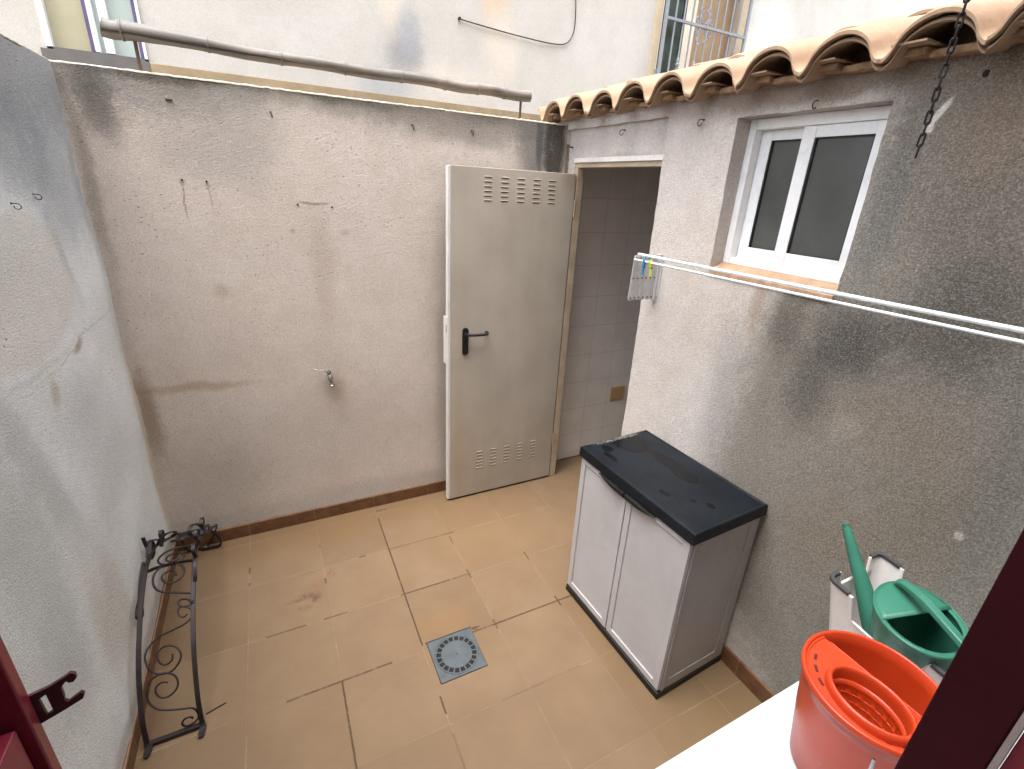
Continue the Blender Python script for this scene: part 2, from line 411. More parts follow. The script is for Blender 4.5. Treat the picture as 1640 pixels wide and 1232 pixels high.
def skirt_mat():
    g = NG('brown_skirting_tile')
    sep = g.n.new('ShaderNodeSeparateXYZ'); g.t.links.new(g.pos, sep.inputs[0])
    def ln(co, off):
        fr = g.math('FRACT', g.math('ADD', g.math('DIVIDE', g.math('SUBTRACT', co, off), T), 40.5))
        return g.math('MULTIPLY', g.math('ABSOLUTE', g.math('SUBTRACT', fr, .5)), T)
    d = g.math('MINIMUM', ln(sep.outputs[0], XB), ln(sep.outputs[1], Y1 + .03))
    gr = g.ramp(d, .001, .0025, lo=1, hi=0)
    col = g.mix(g.ramp(g.noise(18, 5, .6), .3, .7), srgb(90, 60, 38), srgb(114, 80, 54))
    col = g.mix(g.math('MULTIPLY', gr, .6), col, srgb(150, 124, 98))
    top = g.ramp(g.math('ADD', sep.outputs[2], g.math('MULTIPLY', g.noise(60, 3, .6), .012)), .076, .082)
    return g.fin(col, .55, g.bump(g.noise(120, 3, .6), .2, .001))
M['skirt'] = skirt_mat()

def wall_tile_mat():
    g = NG('white_wall_tiles')
    sep = g.n.new('ShaderNodeSeparateXYZ'); g.t.links.new(g.pos, sep.inputs[0])
    p = .2067
    def ln(co, off, pp):
        fr = g.math('FRACT', g.math('ADD', g.math('DIVIDE', g.math('SUBTRACT', co, off), pp), 40.5))
        return g.math('MULTIPLY', g.math('ABSOLUTE', g.math('SUBTRACT', fr, .5)), pp)
    h1 = g.math('ADD', sep.outputs[0], sep.outputs[1])
    d = g.math('MINIMUM', ln(h1, .215, .195), ln(sep.outputs[2], .415, p))
    gr = g.ramp(d, .0012, .0030, lo=1, hi=0)
    col = g.mix(g.ramp(g.noise(7, 4, .6), .3, .7), srgb(226, 222, 218), srgb(234, 231, 228))
    col = g.mix(gr, col, srgb(206, 202, 198))
    return g.fin(col, .28, g.bump(g.math('ADD', g.math('MULTIPLY', gr, -1), g.math('MULTIPLY', g.noise(8, 2, .5), .8)), .3, .002))
M['tile_wall'] = wall_tile_mat()

def roof_mat():
    g = NG('terracotta_roof_tiles')
    P = g.v('MULTIPLY', g.pos, (1, 1, 1))
    n1 = g.noise(6, 5, .65); n2 = g.noise(60, 4, .7); n3 = g.noise(2.1, 2, .5)
    col = g.mix(g.ramp(n1, .3, .7), srgb(144, 119, 94), srgb(162, 138, 114))
    col = g.mix(g.math('MULTIPLY', g.ramp(n3, .45, .65), .5), col, srgb(152, 122, 98))
    col = g.mix(g.math('MULTIPLY', g.ramp(n2, .52, .75), .35), col, srgb(192, 168, 142))
    col = g.mix(g.math('MULTIPLY', g.ramp(g.noise(25, 5, .7), .58, .72), .5), col, srgb(150, 108, 78))
    return g.fin(col, .8, g.bump(g.math('ADD', n2, g.noise(240, 3, .6)), .35, .0012))
M['roof'] = roof_mat()
M['eave_brick'] = simple('orange_eave_brick', srgb(150, 120, 92), .9, .3, 25, bump=.6, bscale=120, bdist=.003)

def door_mat():
    g = NG('cream_enamel_door')
    st = g.noise(1, 4, .6, g.v('MULTIPLY', g.pos, (14, 14, 1.1)))
    cl = g.noise(3, 4, .6)
    col = g.mix(g.ramp(g.math('ADD', g.math('MULTIPLY', st, .2), g.math('MULTIPLY', cl, .8)), .28, .72), srgb(162, 154, 142), srgb(178, 170, 158))
    P = g.distorted(.04, 3, .015, 14)
    rust = g.blob(P, (-.02, -.17, 1.96), (.06, None, .05), .8)
    col = g.mix(g.math('MULTIPLY', rust, .35), col, srgb(150, 126, 92))
    dirt = g.blob(P, (-.45, -.17, .22), (.45, None, .22), .9)
    col = g.mix(g.math('MULTIPLY', g.math('MULTIPLY', dirt, g.ramp(st, .4, .6)), .35), col, srgb(156, 140, 116))
    ru2 = g.blob(P, (-.68, -.17, .5), (.03, None, .5), .9)
    col = g.mix(g.math('MULTIPLY', ru2, .25), col, srgb(168, 142, 112))
    sp = g.ramp(g.noise(90, 3, .7), .70, .76)
    col = g.mix(g.math('MULTIPLY', sp, .4), col, srgb(134, 110, 84))
    return g.fin(col, g.ramp(cl, .3, .7, lo=.32, hi=.48), g.bump(g.noise(7, 2, .5), .15, .004), spec=.45)
M['door'] = door_mat()
M['door_edge'] = simple('pale_door_edge', srgb(214, 212, 208), .4, .06, 8, bump=.05)
M['door_frame'] = simple('tan_door_frame', srgb(176, 160, 138), .5, .14, 9, bump=.1)
M['frame_white'] = simple('white_lacquered_frame', srgb(222, 220, 214), .35, .07, 12, bump=.05)
M['slot'] = simple('rusty_slot', srgb(98, 62, 42), .8, .4, 60)
M['slot_hole'] = simple('dark_slot_hole', srgb(40, 30, 26), .9, .3, 60)
M['black'] = simple('black_plastic', srgb(13, 13, 15), .5, .15, 20, bump=.1)
M['white_metal'] = simple('white_aluminium', srgb(238, 240, 241), .32, .05, 10, bump=.04)
M['white_line'] = simple('grey_gasket', srgb(96, 94, 92), .7, .1, 10)
M['rubber'] = simple('black_gasket', srgb(20, 19, 20), .6, .1, 10)
M['sill'] = simple('terracotta_sill', srgb(178, 146, 118), .75, .18, 22, bump=.4, bscale=90, bdist=.0015)
def glass_mat(name, col, rough, var=.2):
    g = NG(name)
    n = g.noise(4, 4, .6)
    c = g.mix(g.ramp(n, .3, .7), tuple(k * (1 - var) for k in col[:3]) + (1,), tuple(k * (1 + var) for k in col[:3]) + (1,))
    return g.fin(c, rough, g.bump(g.noise(420, 2, .5), .25, .0006), spec=.5)
M['frosted'] = glass_mat('frosted_dark_glass', srgb(78, 80, 78), .30)
M['dark_glass'] = glass_mat('dark_green_glass', srgb(52, 62, 52), .08, .5)
M['pale_glass'] = glass_mat('pale_grey_green_glass', srgb(172, 186, 182), .2, .04)
M['beige_pane'] = simple('plain_beige', srgb(170, 166, 140), .7, .04, 4)

def lid_mat():
    g = NG('dark_slate_plastic_lid')
    P0 = g.distorted(.03, 8, .012, 40)
    n = g.noise(90, 4, .7); cl = g.noise(9, 5, .65)
    col = g.mix(g.ramp(g.math('ADD', g.math('MULTIPLY', n, .4), g.math('MULTIPLY', cl, .6)), .35, .65), srgb(12, 16, 21), srgb(24, 30, 37))
    wet = g.blob(P0, (-.20, -1.085, .83), (.085, .11, None), .12)
    for c, r in (((-.155, -1.30, .83), (.038, .12, None)), ((-.16, -1.40, .83), (.042, .08, None)), ((-.33, -1.10, .83), (.025, .03, None)), ((-.36, -1.17, .83), (.015, .05, None)),
                 ((-.26, -1.55, .83), (.014, .016, None)), ((-.22, -1.60, .83), (.014, .018, None)), ((-.33, -1.47, .83), (.015, .03, None))):
        wet = g.math('MAXIMUM', wet, g.blob(P0, c, r, .14))
    col = g.mix(g.math('MULTIPLY', wet, .85), col, srgb(12, 13, 15))
    scuff = g.math('MULTIPLY', g.blob(P0, (-.25, -1.045, .83), (.13, .012, None), .4), g.ramp(g.noise(60, 4, .7), .42, .55))
    col = g.mix(g.math('MULTIPLY', scuff, .7), col, srgb(120, 122, 118))
    dust = g.ramp(g.noise(150, 3, .8), .62, .75)
    col = g.mix(g.math('MULTIPLY', dust, .25), col, srgb(120, 124, 126))
    ro = g.math('SUBTRACT', .46, g.math('MULTIPLY', wet, .20))
    return g.fin(col, ro, g.bump(g.math('MULTIPLY', n, g.math('SUBTRACT', 1, wet)), .25, .001), spec=.5)
M['lid'] = lid_mat(); M['lid'].node_tree.nodes['Principled BSDF'].inputs['Specular IOR Level'].default_value = .22
M['cab'] = simple('light_grey_cabinet_plastic', srgb(178, 177, 179), .42, .05, 5, bump=.12, bscale=320)
M['cab_shaded'] = simple('light_grey_cabinet_plastic_shaded', srgb(160, 153, 151), .45, .07, 5, bump=.12, bscale=320)  # darker copy of the cabinet plastic, shade of its end painted in
M['cab_black'] = simple('black_cabinet_plastic', srgb(11, 12, 14), .5, .15, 20, bump=.1)
M['bamboo'] = None
def bamboo_mat():
    g = NG('weathered_bamboo')
    P = g.v('MULTIPLY', g.pos, (3, 60, 60))
    st = g.noise(1, 5, .65, P); bl = g.noise(4, 4, .6)
    col = g.mix(g.ramp(st, .3, .7), srgb(80, 73, 66), srgb(122, 116, 108))
    col = g.mix(g.math('MULTIPLY', g.ramp(bl, .45, .65), .6), col, srgb(138, 124, 112))
    sp = g.n.new('ShaderNodeSeparateXYZ'); g.t.links.new(g.pos, sp.inputs[0])
    top = g.math('MULTIPLY', g.ramp(sp.outputs[2], 2.372, 2.395), g.ramp(bl, .3, .55, lo=.5, hi=1))
    col = g.mix(g.math('MULTIPLY', top, .6), col, srgb(112, 116, 116))
    return g.fin(col, .6, g.bump(st, .4, .002))
M['bamboo'] = bamboo_mat()
M['bamboo_dark'] = simple('dark_bamboo_split', srgb(38, 32, 30), .9, .3, 30)
M['rust_metal'] = simple('rusty_iron', srgb(96, 74, 62), .8, .35, 60, bump=.5)
M['dark_wire'] = simple('dark_wire', srgb(44, 40, 40), .6, .3, 60)
M['iron'] = simple('dark_brown_wrought_iron', srgb(38, 31, 31), .5, .3, 45, metal=.25, bump=.35, bscale=260)
M['chain'] = simple('dark_chain_iron', srgb(40, 33, 35), .5, .35, 70, metal=.5, bump=.3)
M['chrome'] = simple('dull_chrome', srgb(170, 172, 172), .22, .2, 60, metal=.9, bump=.1)
M['brass'] = simple('tarnished_metal', srgb(90, 84, 66), .5, .3, 60, metal=.6)
M['alu'] = simple('white_coated_rod', srgb(222, 228, 230), .3, .05, 30, metal=.1, bump=.05)
M['rack_grey'] = simple('grey_rack_plastic', srgb(186, 186, 188), .5, .08, 30, bump=.1)
M['rivet'] = simple('dark_rivet', srgb(52, 50, 52), .5, .2, 60)
M['blue_peg'] = simple('blue_plastic', srgb(26, 138, 178), .35, .1, 60)
M['lime_peg'] = simple('lime_plastic', srgb(178, 196, 60), .35, .1, 60)
M['drain'] = simple('blue_grey_drain_plastic', srgb(72, 80, 84), .5, .14, 26, bump=.2)
M['drain_dark'] = simple('drain_pit', srgb(28, 26, 24), .9, .3, 30)
M['burgundy'] = simple('burgundy_lacquer', srgb(112, 28, 46), .35, .12, 8, bump=.08)
M['burgundy_shaded'] = simple('shaded_burgundy_lacquer', srgb(48, 10, 18), .7, .12, 8, bump=.08, spec=.12)  # darker copy of the burgundy, shade put into the colour
M['catch'] = simple('dark_catch_metal', srgb(56, 22, 34), .4, .25, 40, metal=.2)
M['seal'] = simple('grey_window_seal', srgb(132, 122, 120), .6, .15, 20)
M['red_reflect_pane'] = glass_mat('red_reflection_glass', srgb(120, 40, 52), .12, .3)  # red reflections put into the pane colour
M['appliance'] = simple('white_enamel', srgb(196, 208, 214), .3, .02, 6, bump=.02)
def orange_mat(name, c1, c2, rough):
    g = NG(name)
    n = g.noise(9, 4, .6)
    col = g.mix(g.ramp(n, .3, .7), c1, c2)
    sc = g.ramp(g.noise(70, 4, .7), .66, .74)
    col = g.mix(g.math('MULTIPLY', sc, .18), col, srgb(240, 150, 120))
    g.b.inputs['Subsurface Weight'].default_value = .12
    g.b.inputs['Subsurface Radius'].default_value = (.012, .003, .001)
    return g.fin(col, rough, g.bump(g.noise(220, 2, .6), .12, .0006), spec=.5)
M['orange'] = orange_mat('orange_red_plastic', srgb(182, 56, 22), srgb(190, 64, 27), .36)
M['can_green'] = orange_mat('sea_green_plastic', srgb(50, 112, 93), srgb(62, 124, 105), .4)
M['can_green'].node_tree.nodes['Principled BSDF'].inputs['Subsurface Weight'].default_value = .02
M['sticker'] = simple('faded_sticker', srgb(168, 112, 84), .6, .3, 160)
M['stool'] = simple('white_stool_plastic', srgb(222, 218, 214), .4, .05, 12, bump=.08)
M['stool_foot'] = simple('charcoal_rubber_foot', srgb(62, 62, 66), .7, .1, 30)
M['outlet'] = simple('tan_plate', srgb(186, 160, 110), .5, .06, 12)
M['dark_room'] = simple('plaster_ceiling', srgb(190, 184, 178), .9, .06, 6)
M['grille_grey'] = simple('grey_painted_iron', srgb(132, 138, 146), .4, .1, 30)
M['surround'] = simple('cream_window_surround', srgb(186, 172, 146), .8, .08, 6)
M['shutter_tan'] = simple('tan_painted_board', srgb(160, 134, 104), .7, .08, 4)
M['ground'] = simple('bare_ground', srgb(150, 138, 120), .95, .2, 1.5)
M['path'] = simple('terrace_concrete', srgb(160, 154, 146), .9, .12, 3)

# ------------------------------------------------------------------ mesh helper
class MB:
    def __init__(s): s.v = []; s.f = []; s.sm = []
    def add(s, vs, fs, smooth=False):
        o = len(s.v); s.v += [tuple(p) for p in vs]
        s.f += [tuple(i + o for i in f) for f in fs]; s.sm += [smooth] * len(fs)
        return s
    def box(s, a, b, M4=None):
        x0, y0, z0 = a; x1, y1, z1 = b
        vs = [(x0, y0, z0), (x1, y0, z0), (x1, y1, z0), (x0, y1, z0), (x0, y0, z1), (x1, y0, z1), (x1, y1, z1), (x0, y1, z1)]
        if M4 is not None: vs = [M4 @ Vector(p) for p in vs]
        return s.add(vs, [(0, 3, 2, 1), (4, 5, 6, 7), (0, 1, 5, 4), (1, 2, 6, 5), (2, 3, 7, 6), (3, 0, 4, 7)])
    def prism(s, poly, axis, a, b, M4=None):
        """poly: 2D outline in the two other axes, extruded along axis from a to b"""
        def mk(p, t):
            q = [p[0], p[1]]; q.insert(axis, t); return Vector(q)
        n = len(poly)
        vs = [mk(p, a) for p in poly] + [mk(p, b) for p in poly]
        if M4 is not None: vs = [M4 @ p for p in vs]
        fs = [tuple(range(n))[::-1], tuple(range(n, 2 * n))] + [(i, (i + 1) % n, n + (i + 1) % n, n + i) for i in range(n)]
        return s.add(vs, fs)
    def tube(s, pts, r, n=10, cap=True, closed=False, up=None, flat=None):
        """r: radius or list; flat=(w,t): rectangular ribbon section"""
        pts = [Vector(p) for p in pts]; m = len(pts)
        rs = r if isinstance(r, (list, tuple)) else [r] * m
        tang = []
        for i in range(m):
            a = pts[(i - 1) % m] if (closed or i > 0) else pts[i]
            b = pts[(i + 1) % m] if (closed or i < m - 1) else pts[i]
            t = (b - a); tang.append(t.normalized() if t.length > 1e-9 else Vector((0, 0, 1)))
        if up is None:
            up0 = Vector((0, 0, 1)) if abs(tang[0].z) < .9 else Vector((1, 0, 0))
            nrm = (up0 - tang[0] * up0.dot(tang[0])).normalized()
        rings = []
        for i in range(m):
            if up is not None:
                u = Vector(up); nrm = (u - tang[i] * u.dot(tang[i]))
                nrm = nrm.normalized() if nrm.length > 1e-5 else Vector((1, 0, 0))
            else:
                nrm = (nrm - tang[i] * nrm.dot(tang[i])).normalized()
            bi = tang[i].cross(nrm)
            if flat:
                w, t = flat[0] / 2, flat[1] / 2
                k = rs[i]
                ring = [pts[i] + nrm * w * k + bi * t * k, pts[i] - nrm * w * k + bi * t * k, pts[i] - nrm * w * k - bi * t * k, pts[i] + nrm * w * k - bi * t * k]
            else:
                ring = [pts[i] + (nrm * math.cos(2 * math.pi * j / n) + bi * math.sin(2 * math.pi * j / n)) * rs[i] for j in range(n)]
            rings.append(ring)
        k = len(rings[0]); vs = [p for rr in rings for p in rr]; fs = []
        for i in range(m if closed else m - 1):
            for j in range(k):
                a = i * k + j; b = i * k + (j + 1) % k; i2 = (i + 1) % m
                fs.append((a, b, i2 * k + (j + 1) % k, i2 * k + j))
        s.add(vs, fs, flat is None)
        if cap and not closed:
            s.add(rings[0], [tuple(range(k))[::-1]]); s.add(rings[-1], [tuple(range(k))])
        return s
    def lathe(s, prof, c, n=48, sx=1.0, sy=1.0, rot=0, closed=False, skip=None):
        """prof: list of (radius, z); around vertical axis at c"""
        vs = []; m = len(prof); cr, sr = math.cos(rot), math.sin(rot)
        for (r, z) in prof:
            for j in range(n):
                a = 2 * math.pi * j / n; x = r * math.cos(a) * sx; y = r * math.sin(a) * sy
                vs.append((c[0] + x * cr - y * sr, c[1] + x * sr + y * cr, c[2] + z))
        fs = []
        for i in range(m if closed else m - 1):
            i2 = (i + 1) % m
            for j in range(n):
                if skip and skip(i, j): continue
                fs.append((i * n + j, i * n + (j + 1) % n, i2 * n + (j + 1) % n, i2 * n + j))
        return s.add(vs, fs, True)
    def build(s, name, mat, parent=None, bevel=0, seg=2, solid=0, local=False, smooth_angle=None, subd=0):
        me = bpy.data.meshes.new(name)
        off = Vector((0, 0, 0))
        if parent is not None and not local:
            off = ROOTLOC.get(parent.name, Vector((0, 0, 0)))
        me.from_pydata([tuple(Vector(p) - off) for p in s.v], [], s.f)
        for p, q in zip(me.polygons, s.sm): p.use_smooth = q
        me.materials.append(mat if not isinstance(mat, str) else M[mat])
        me.update()
        o = bpy.data.objects.new(name, me); scene.collection.objects.link(o)
        if parent is not None:
            o.parent = parent
            if not local: ROOTLOC[o.name] = off
        if solid:
            md = o.modifiers.new('solid', 'SOLIDIFY'); md.thickness = solid; md.offset = 0
        if bevel:
            md = o.modifiers.new('bevel', 'BEVEL'); md.width = bevel; md.segments = seg; md.limit_method = 'ANGLE'; md.angle_limit = R(40)
            md.harden_normals = False
        if subd:
            md = o.modifiers.new('sub', 'SUBSURF'); md.levels = subd; md.render_levels = subd
        return o
ROOTLOC = {}
def thing(name, label, cat, loc=(0, 0, 0), rz=0, group=None):
    o = bpy.data.objects.new(name, None); scene.collection.objects.link(o)
    o.empty_display_size = .1
    o.location = loc; o.rotation_euler = (0, 0, rz)
    o['label'] = label; o['category'] = cat
    if group: o['group'] = group
    ROOTLOC[o.name] = Vector(loc)
    return o
def tag(o, label=None, cat=None, group=None, kind=None):
    if label: o['label'] = label
    if cat: o['category'] = cat
    if group: o['group'] = group
    if kind: o['kind'] = kind
    return o
def dup(root, loc, label):
    r = root.copy(); scene.collection.objects.link(r); r.location = loc; r['label'] = label
    for ch in list(root.children):
        c = ch.copy(); scene.collection.objects.link(c); c.parent = r
        for g2 in ch.children:
            d = g2.copy(); scene.collection.objects.link(d); d.parent = c
    return r
def catmull(pts, k=6, closed=False):
    P = [Vector(p) for p in pts]; n = len(P); out = []
    rng = range(n) if closed else range(n - 1)
    for i in rng:
        p1, p2 = P[i], P[(i + 1) % n]
        p0 = P[(i - 1) % n] if (closed or i > 0) else p1 * 2 - p2
        p3 = P[(i + 2) % n] if (closed or i < n - 2) else p2 * 2 - p1
        for j in range(k):
            t = j / k
            out.append(.5 * ((2 * p1) + (p2 - p0) * t + (2 * p0 - 5 * p1 + 4 * p2 - p3) * t * t + (3 * p1 - p0 - 3 * p2 + p3) * t ** 3))
    if not closed: out.append(P[-1])
    return out

def wall_panel(mb, axis, face, thick, u0, u1, z0, z1, holes=(), cell=.035, amp=.0018, edge=.0016, top_amp=0.0, lumps=0.0):
    """Rendered wall: a gridded, slightly uneven front sheet at `face` with real openings, then sides and back.
    axis: 0 -> wall plane x=face, u is y; 1 -> plane y=face, u is x. thick signed, away from the front."""
    def lines(a, b, extra):
        n = max(1, int(round((b - a) / cell))); L = [a + (b - a) * i / n for i in range(n + 1)]
        for e in extra:
            if a < e < b:
                k = min(range(len(L)), key=lambda i: abs(L[i] - e))
                if 0 < k < len(L) - 1: L[k] = e
                else: L.append(e)
        return sorted(set(L))
    us = lines(u0, u1, [h[0] for h in holes] + [h[1] for h in holes])
    zs = lines(z0, z1, [h[2] for h in holes] + [h[3] for h in holes])
    idx = {}; vs = []
    sg = 1 if thick > 0 else -1
    def on_edge(u, z):
        for h in holes:
            if h[0] - 1e-6 <= u <= h[1] + 1e-6 and h[2] - 1e-6 <= z <= h[3] + 1e-6: return True
        return False
    def vert(i, j, back=False):
        key = (i, j, back)
        if key in idx: return idx[key]
        u, z = us[i], zs[j]; f = face
        nv = noise.noise(Vector((u * 3.1 + face * 7, z * 3.1, axis * 9.0)))
        n2 = noise.noise(Vector((u * 17, z * 17, 3.3 + axis)))
        if not back: f = face - sg * (amp * (nv * 1.6 + n2 * .5) + lumps * nv)
        du = dz = 0
        if on_edge(u, z):
            du = edge * noise.noise(Vector((u * 23, z * 23, 7.7))) * 1.6; dz = edge * noise.noise(Vector((u * 23, z * 23, 1.7))) * 1.6
        if j == len(zs) - 1: dz += top_amp * (noise.noise(Vector((u * 30, 0, 2.2))) + .5 * noise.noise(Vector((u * 90, 0, 5.2))))
        if back: f = face + thick
        p = [0, 0, z + dz]; p[axis] = f; p[1 - axis] = u + du
        idx[key] = len(vs); vs.append(tuple(p)); return idx[key]
    fs = []
    def solid(i, j):
        if i < 0 or j < 0 or i >= len(us) - 1 or j >= len(zs) - 1: return False
        cu, cz = (us[i] + us[i + 1]) / 2, (zs[j] + zs[j + 1]) / 2
        return not any(h[0] < cu < h[1] and h[2] < cz < h[3] for h in holes)
    for i in range(len(us) - 1):
        for j in range(len(zs) - 1):
            if not solid(i, j): continue
            fs.append((vert(i, j), vert(i + 1, j), vert(i + 1, j + 1), vert(i, j + 1)))
            for (di, dj, a, b) in ((-1, 0, (i, j), (i, j + 1)), (1, 0, (i + 1, j), (i + 1, j + 1)), (0, -1, (i, j), (i + 1, j)), (0, 1, (i, j + 1), (i + 1, j + 1))):
                if not solid(i + di, j + dj):
                    fs.append((vert(*a), vert(*b), vert(*b, True), vert(*a, True)))
    mb.add(vs, fs, True)
    # back sheet: coarse
    return mb
def shade_auto(o, ang=40):
    for p in o.data.polygons: p.use_smooth = True
    md = o.modifiers.new('es', 'EDGE_SPLIT'); md.split_angle = R(ang)

# ================================================================== SETTING
g_ = MB().add([(-400, -400, -.03), (400, -400, -.03), (400, 400, -.03), (-400, 400, -.03)], [(0, 1, 2, 3)])
tag(g_.build('ground', 'ground'), kind='structure')
fl = MB()
fl.box((-W - .05, YH - .1, -.02), (1.3, .06, 0))
tag(fl.build('courtyard_floor', 'floor'), kind='structure')
tag(MB().box((-6, .2, -.02), (6.5, 1.6, .05)).build('neighbour_path', 'path'), kind='structure')

# ---- back garden wall
bw_ = thing('garden_wall', 'stained pinkish beige rendered garden wall at the back, under the bamboo pole', 'wall', (-1.1, .07, 0))
mb = MB(); wall_panel(mb, 1, 0.0, .15, -W - .03, -.001, 0, H, top_amp=.004)
o = mb.build('rendered_face', 'stucco_back', bw_); shade_auto(o)
cp = MB()
n = 160
vs = []; fs = []
for i in range(n + 1):
    x = -W - .14 + (W + .14) * i / n
    r1 = noise.noise(Vector((x * 40, 0, 0))) * .0035 + noise.noise(Vector((x * 110, 3, 0))) * .0025
    r2 = noise.noise(Vector((x * 40, 7, 0))) * .003
    prof = [(-.0005 + r2 * .5, H - .003 + r1 * .5), (-.001 + r2 * .5, H + .002 + r1), (.006, H + .005 + r1), (.144, H + .006 + r1), (.149, H - .004)]
    vs += [(x, y, z) for y, z in prof]
for i in range(n):
    for j in range(4): fs.append((i * 5 + j, i * 5 + j + 1, i * 5 + j + 6, i * 5 + j + 5))
cp.add(vs, fs, True)
cp.build('lit_edge_cap', 'lit_edge', bw_)  # thin pale strip added as the lit top edge of the wall
sk = MB()
def skirting(mb, axis, face, out, u0, u1, h=.078, th=.011):
    n = int((u1 - u0) / .03); vs = []; fs = []
    for i in range(n + 1):
        u = u0 + (u1 - u0) * i / n
        hh = h + noise.noise(Vector((u * 22, face, 2))) * .0035
        for (t, z) in ((th, .0015), (th, hh - .002), (th - .002, hh), (-.002, hh)):
            p = [0, 0, z]; p[axis] = face + out * t; p[1 - axis] = u; vs.append(tuple(p))
    for i in range(n):
        for j in range(3): fs.append((i * 4 + j, i * 4 + j + 1, i * 4 + j + 5, i * 4 + j + 4))
    for e in (0, n): fs.append((e * 4, e * 4 + 1, e * 4 + 2, e * 4 + 3))
    mb.add(vs, fs)
skirting(sk, 1, 0, -1, -W + .012, -.14)
sk.build('skirting', 'skirt', bw_)

# ---- left boundary wall
lw = thing('garden_wall', 'grey white rendered side wall on the left with a pale repair patch and crack', 'wall', (-W - .07, -1.4, 0))
mb = MB(); wall_panel(mb, 0, -W, -.15, YH, .012, 0, H - .002, top_amp=.004, amp=.004, lumps=.004)
o = mb.build('rendered_face', 'stucco_left', lw); shade_auto(o)
mb = MB(); mb.box((-W - .148, YH, H - .001), (-W - .004, -.002, H + .006)); mb.build('lit_edge_cap', 'lit_edge', lw, bevel=.003)
sk = MB(); skirting(sk, 0, -W, 1, YH + .01, -.013, h=.072); sk.build('skirting', 'skirt', lw)

# ================================================================== OUTHOUSE (right wall, roof, door, window)
oh = thing('outhouse', 'rendered outhouse on the right with terracotta tiled eave, open door and small sliding window', 'outhouse', (.7, -1.4, 0))
DO0, DO1, DZ = -.8075, -.085, 2.062        # door opening
WY0, WY1, WZ0, WZ1 = -1.693, -1.1767, 1.629, 2.178
wt = .16
mb = MB(); wall_panel(mb, 0, 0.0, wt, YH, -.0, 0, 2.285, holes=[(DO0, .0, 0, 2.212), (WY0, WY1, WZ0, WZ1)], amp=.0028, edge=.0028)
# lintel face, set 2 cm back under the beam, and the slim pier beside the back wall
def shade_pan(mb, name, mat, parent): o = mb.build(name, mat, parent); shade_auto(o); return o
wall_o = shade_pan(mb, 'wall', 'stucco_right', oh)
mb = MB(); wall_panel(mb, 0, .020, wt - .02, DO0 + .002, -.001, DZ, 2.216)
shade_pan(mb, 'lintel', 'stucco_right', oh)
mb = MB(); wall_panel(mb, 0, .020, .03, DO1 - .002, -.001, 0, DZ - .001)
shade_pan(mb, 'pier', 'stucco_right', oh)
sk = MB(); skirting(sk, 0, 0, -1, YH + .01, DO0 - .005, h=.083); sk.build('skirting', 'skirt', oh)
# interior room
mb = MB(); mb.box((.052, .044, 0), (1.3, .09, 2.3)); mb.box((1.25, YH, 0), (1.30, .044, 2.3))
mb.build('tiled_inner_wall', 'tile_wall', oh)
mb = MB(); mb.box((wt + .001, YH, 2.19), (1.25, .043, 2.215)); mb.box((.17, YH - .02, 0), (1.28, YH + .03, 2.3)); mb.build('ceiling', 'dark_room', oh)
mb = MB(); mb.box((.20, .034, .0), (.4, .0439, .004)); mb.build('floor_joint', 'slot', oh)
ol = MB(); ol.box((.590, .034, .43), (.72, .0438, .54)); ol.build('socket_cover', 'outlet', oh, bevel=.008)

# roof: wavy clay tiles, ends toward the courtyard
PITCH = .2247; Y0T = -.003; NT = 14
def wave(y, th=0):
    """tile profile: arch then a narrow trough"""
    u = ((y - Y0T) / PITCH) % 1.0
    if u > .5: u -= 1
    a = abs(u)
    if a < .383: z = math.sqrt(1 - (a / .392) ** 2)
    else:
        t = (a - .383) / .117; z0 = math.sqrt(1 - (.383 / .392) ** 2)
        z = z0 - (z0 + .14) * (1 - (1 - t) ** 2)
    return z
AMP = .074; SL = math.tan(R(15))
def roof_course(mb, x0, x1, z0, th=.016, ystart=YH, yend=.17, dy=.0052):
    ys = []; y = yend
    while y > ystart: ys.append(y); y -= dy
    ny = len(ys); xs = [x0, x0 + .006, (x0 + x1) / 2, x1]
    vs = []; fs = []
    for side in (0, 1):
        for xi, x in enumerate(xs):
            for y in ys:
                z = z0 + (x - x0) * SL + AMP * wave(y)
                k = (Y0T - y) / PITCH + .5
                z += .0035 * math.sin(math.floor(k) * 2.3) * 1 + noise.noise(Vector((y * 14, x * 3, z0))) * .0015
                xo = .006 * math.sin(math.floor(k) * 4.1)
                if side: z -= th
                if xi == 0: z += (-.0035 if not side else .0035)
                vs.append((x + xo, y, z))
    A = len(xs) * ny
    for side in (0, 1):
        for i in range(len(xs) - 1):
            for j in range(ny - 1):
                a = side * A + i * ny + j; q = (a, a + 1, a + ny + 1, a + ny)
                fs.append(q if side == 0 else q[::-1])
    for j in range(ny - 1): fs.append((j, j + 1, A + j + 1, A + j))
    mb.add(vs, fs, True)
mb = MB()
zt = 2.274
x = -.112
roof_course(mb, x, x + .42, zt)
for k in range(1, 6):
    x0 = -.112 + .34 * k
    roof_course(mb, x0, x0 + .42, zt + .34 * k * SL + .016)
o = mb.build('roof', 'roof', oh); shade_auto(o, 50)
mb = MB(); roof_course(mb, -.098, .08, zt - .0185, th=.012); o = mb.build('under_tile', 'roof', oh); shade_auto(o, 50)
mb = MB(); ysx = [YH + (.16 - YH) * i / 400 for i in range(401)]
vs = []; fs = []
for y in ysx:
    zt_c = 2.274 + (.085 + .112) * SL + AMP * wave(y) - .010
    vs += [(.085, y, 2.27), (.085, y, zt_c)]
for i in range(400): fs.append((2 * i, 2 * i + 1, 2 * i + 3, 2 * i + 2))
mb.add(vs, fs); mb.build('sky_gap_panel', 'eave_brick', oh, solid=.01)  # panel added to keep sky light from showing through the arches
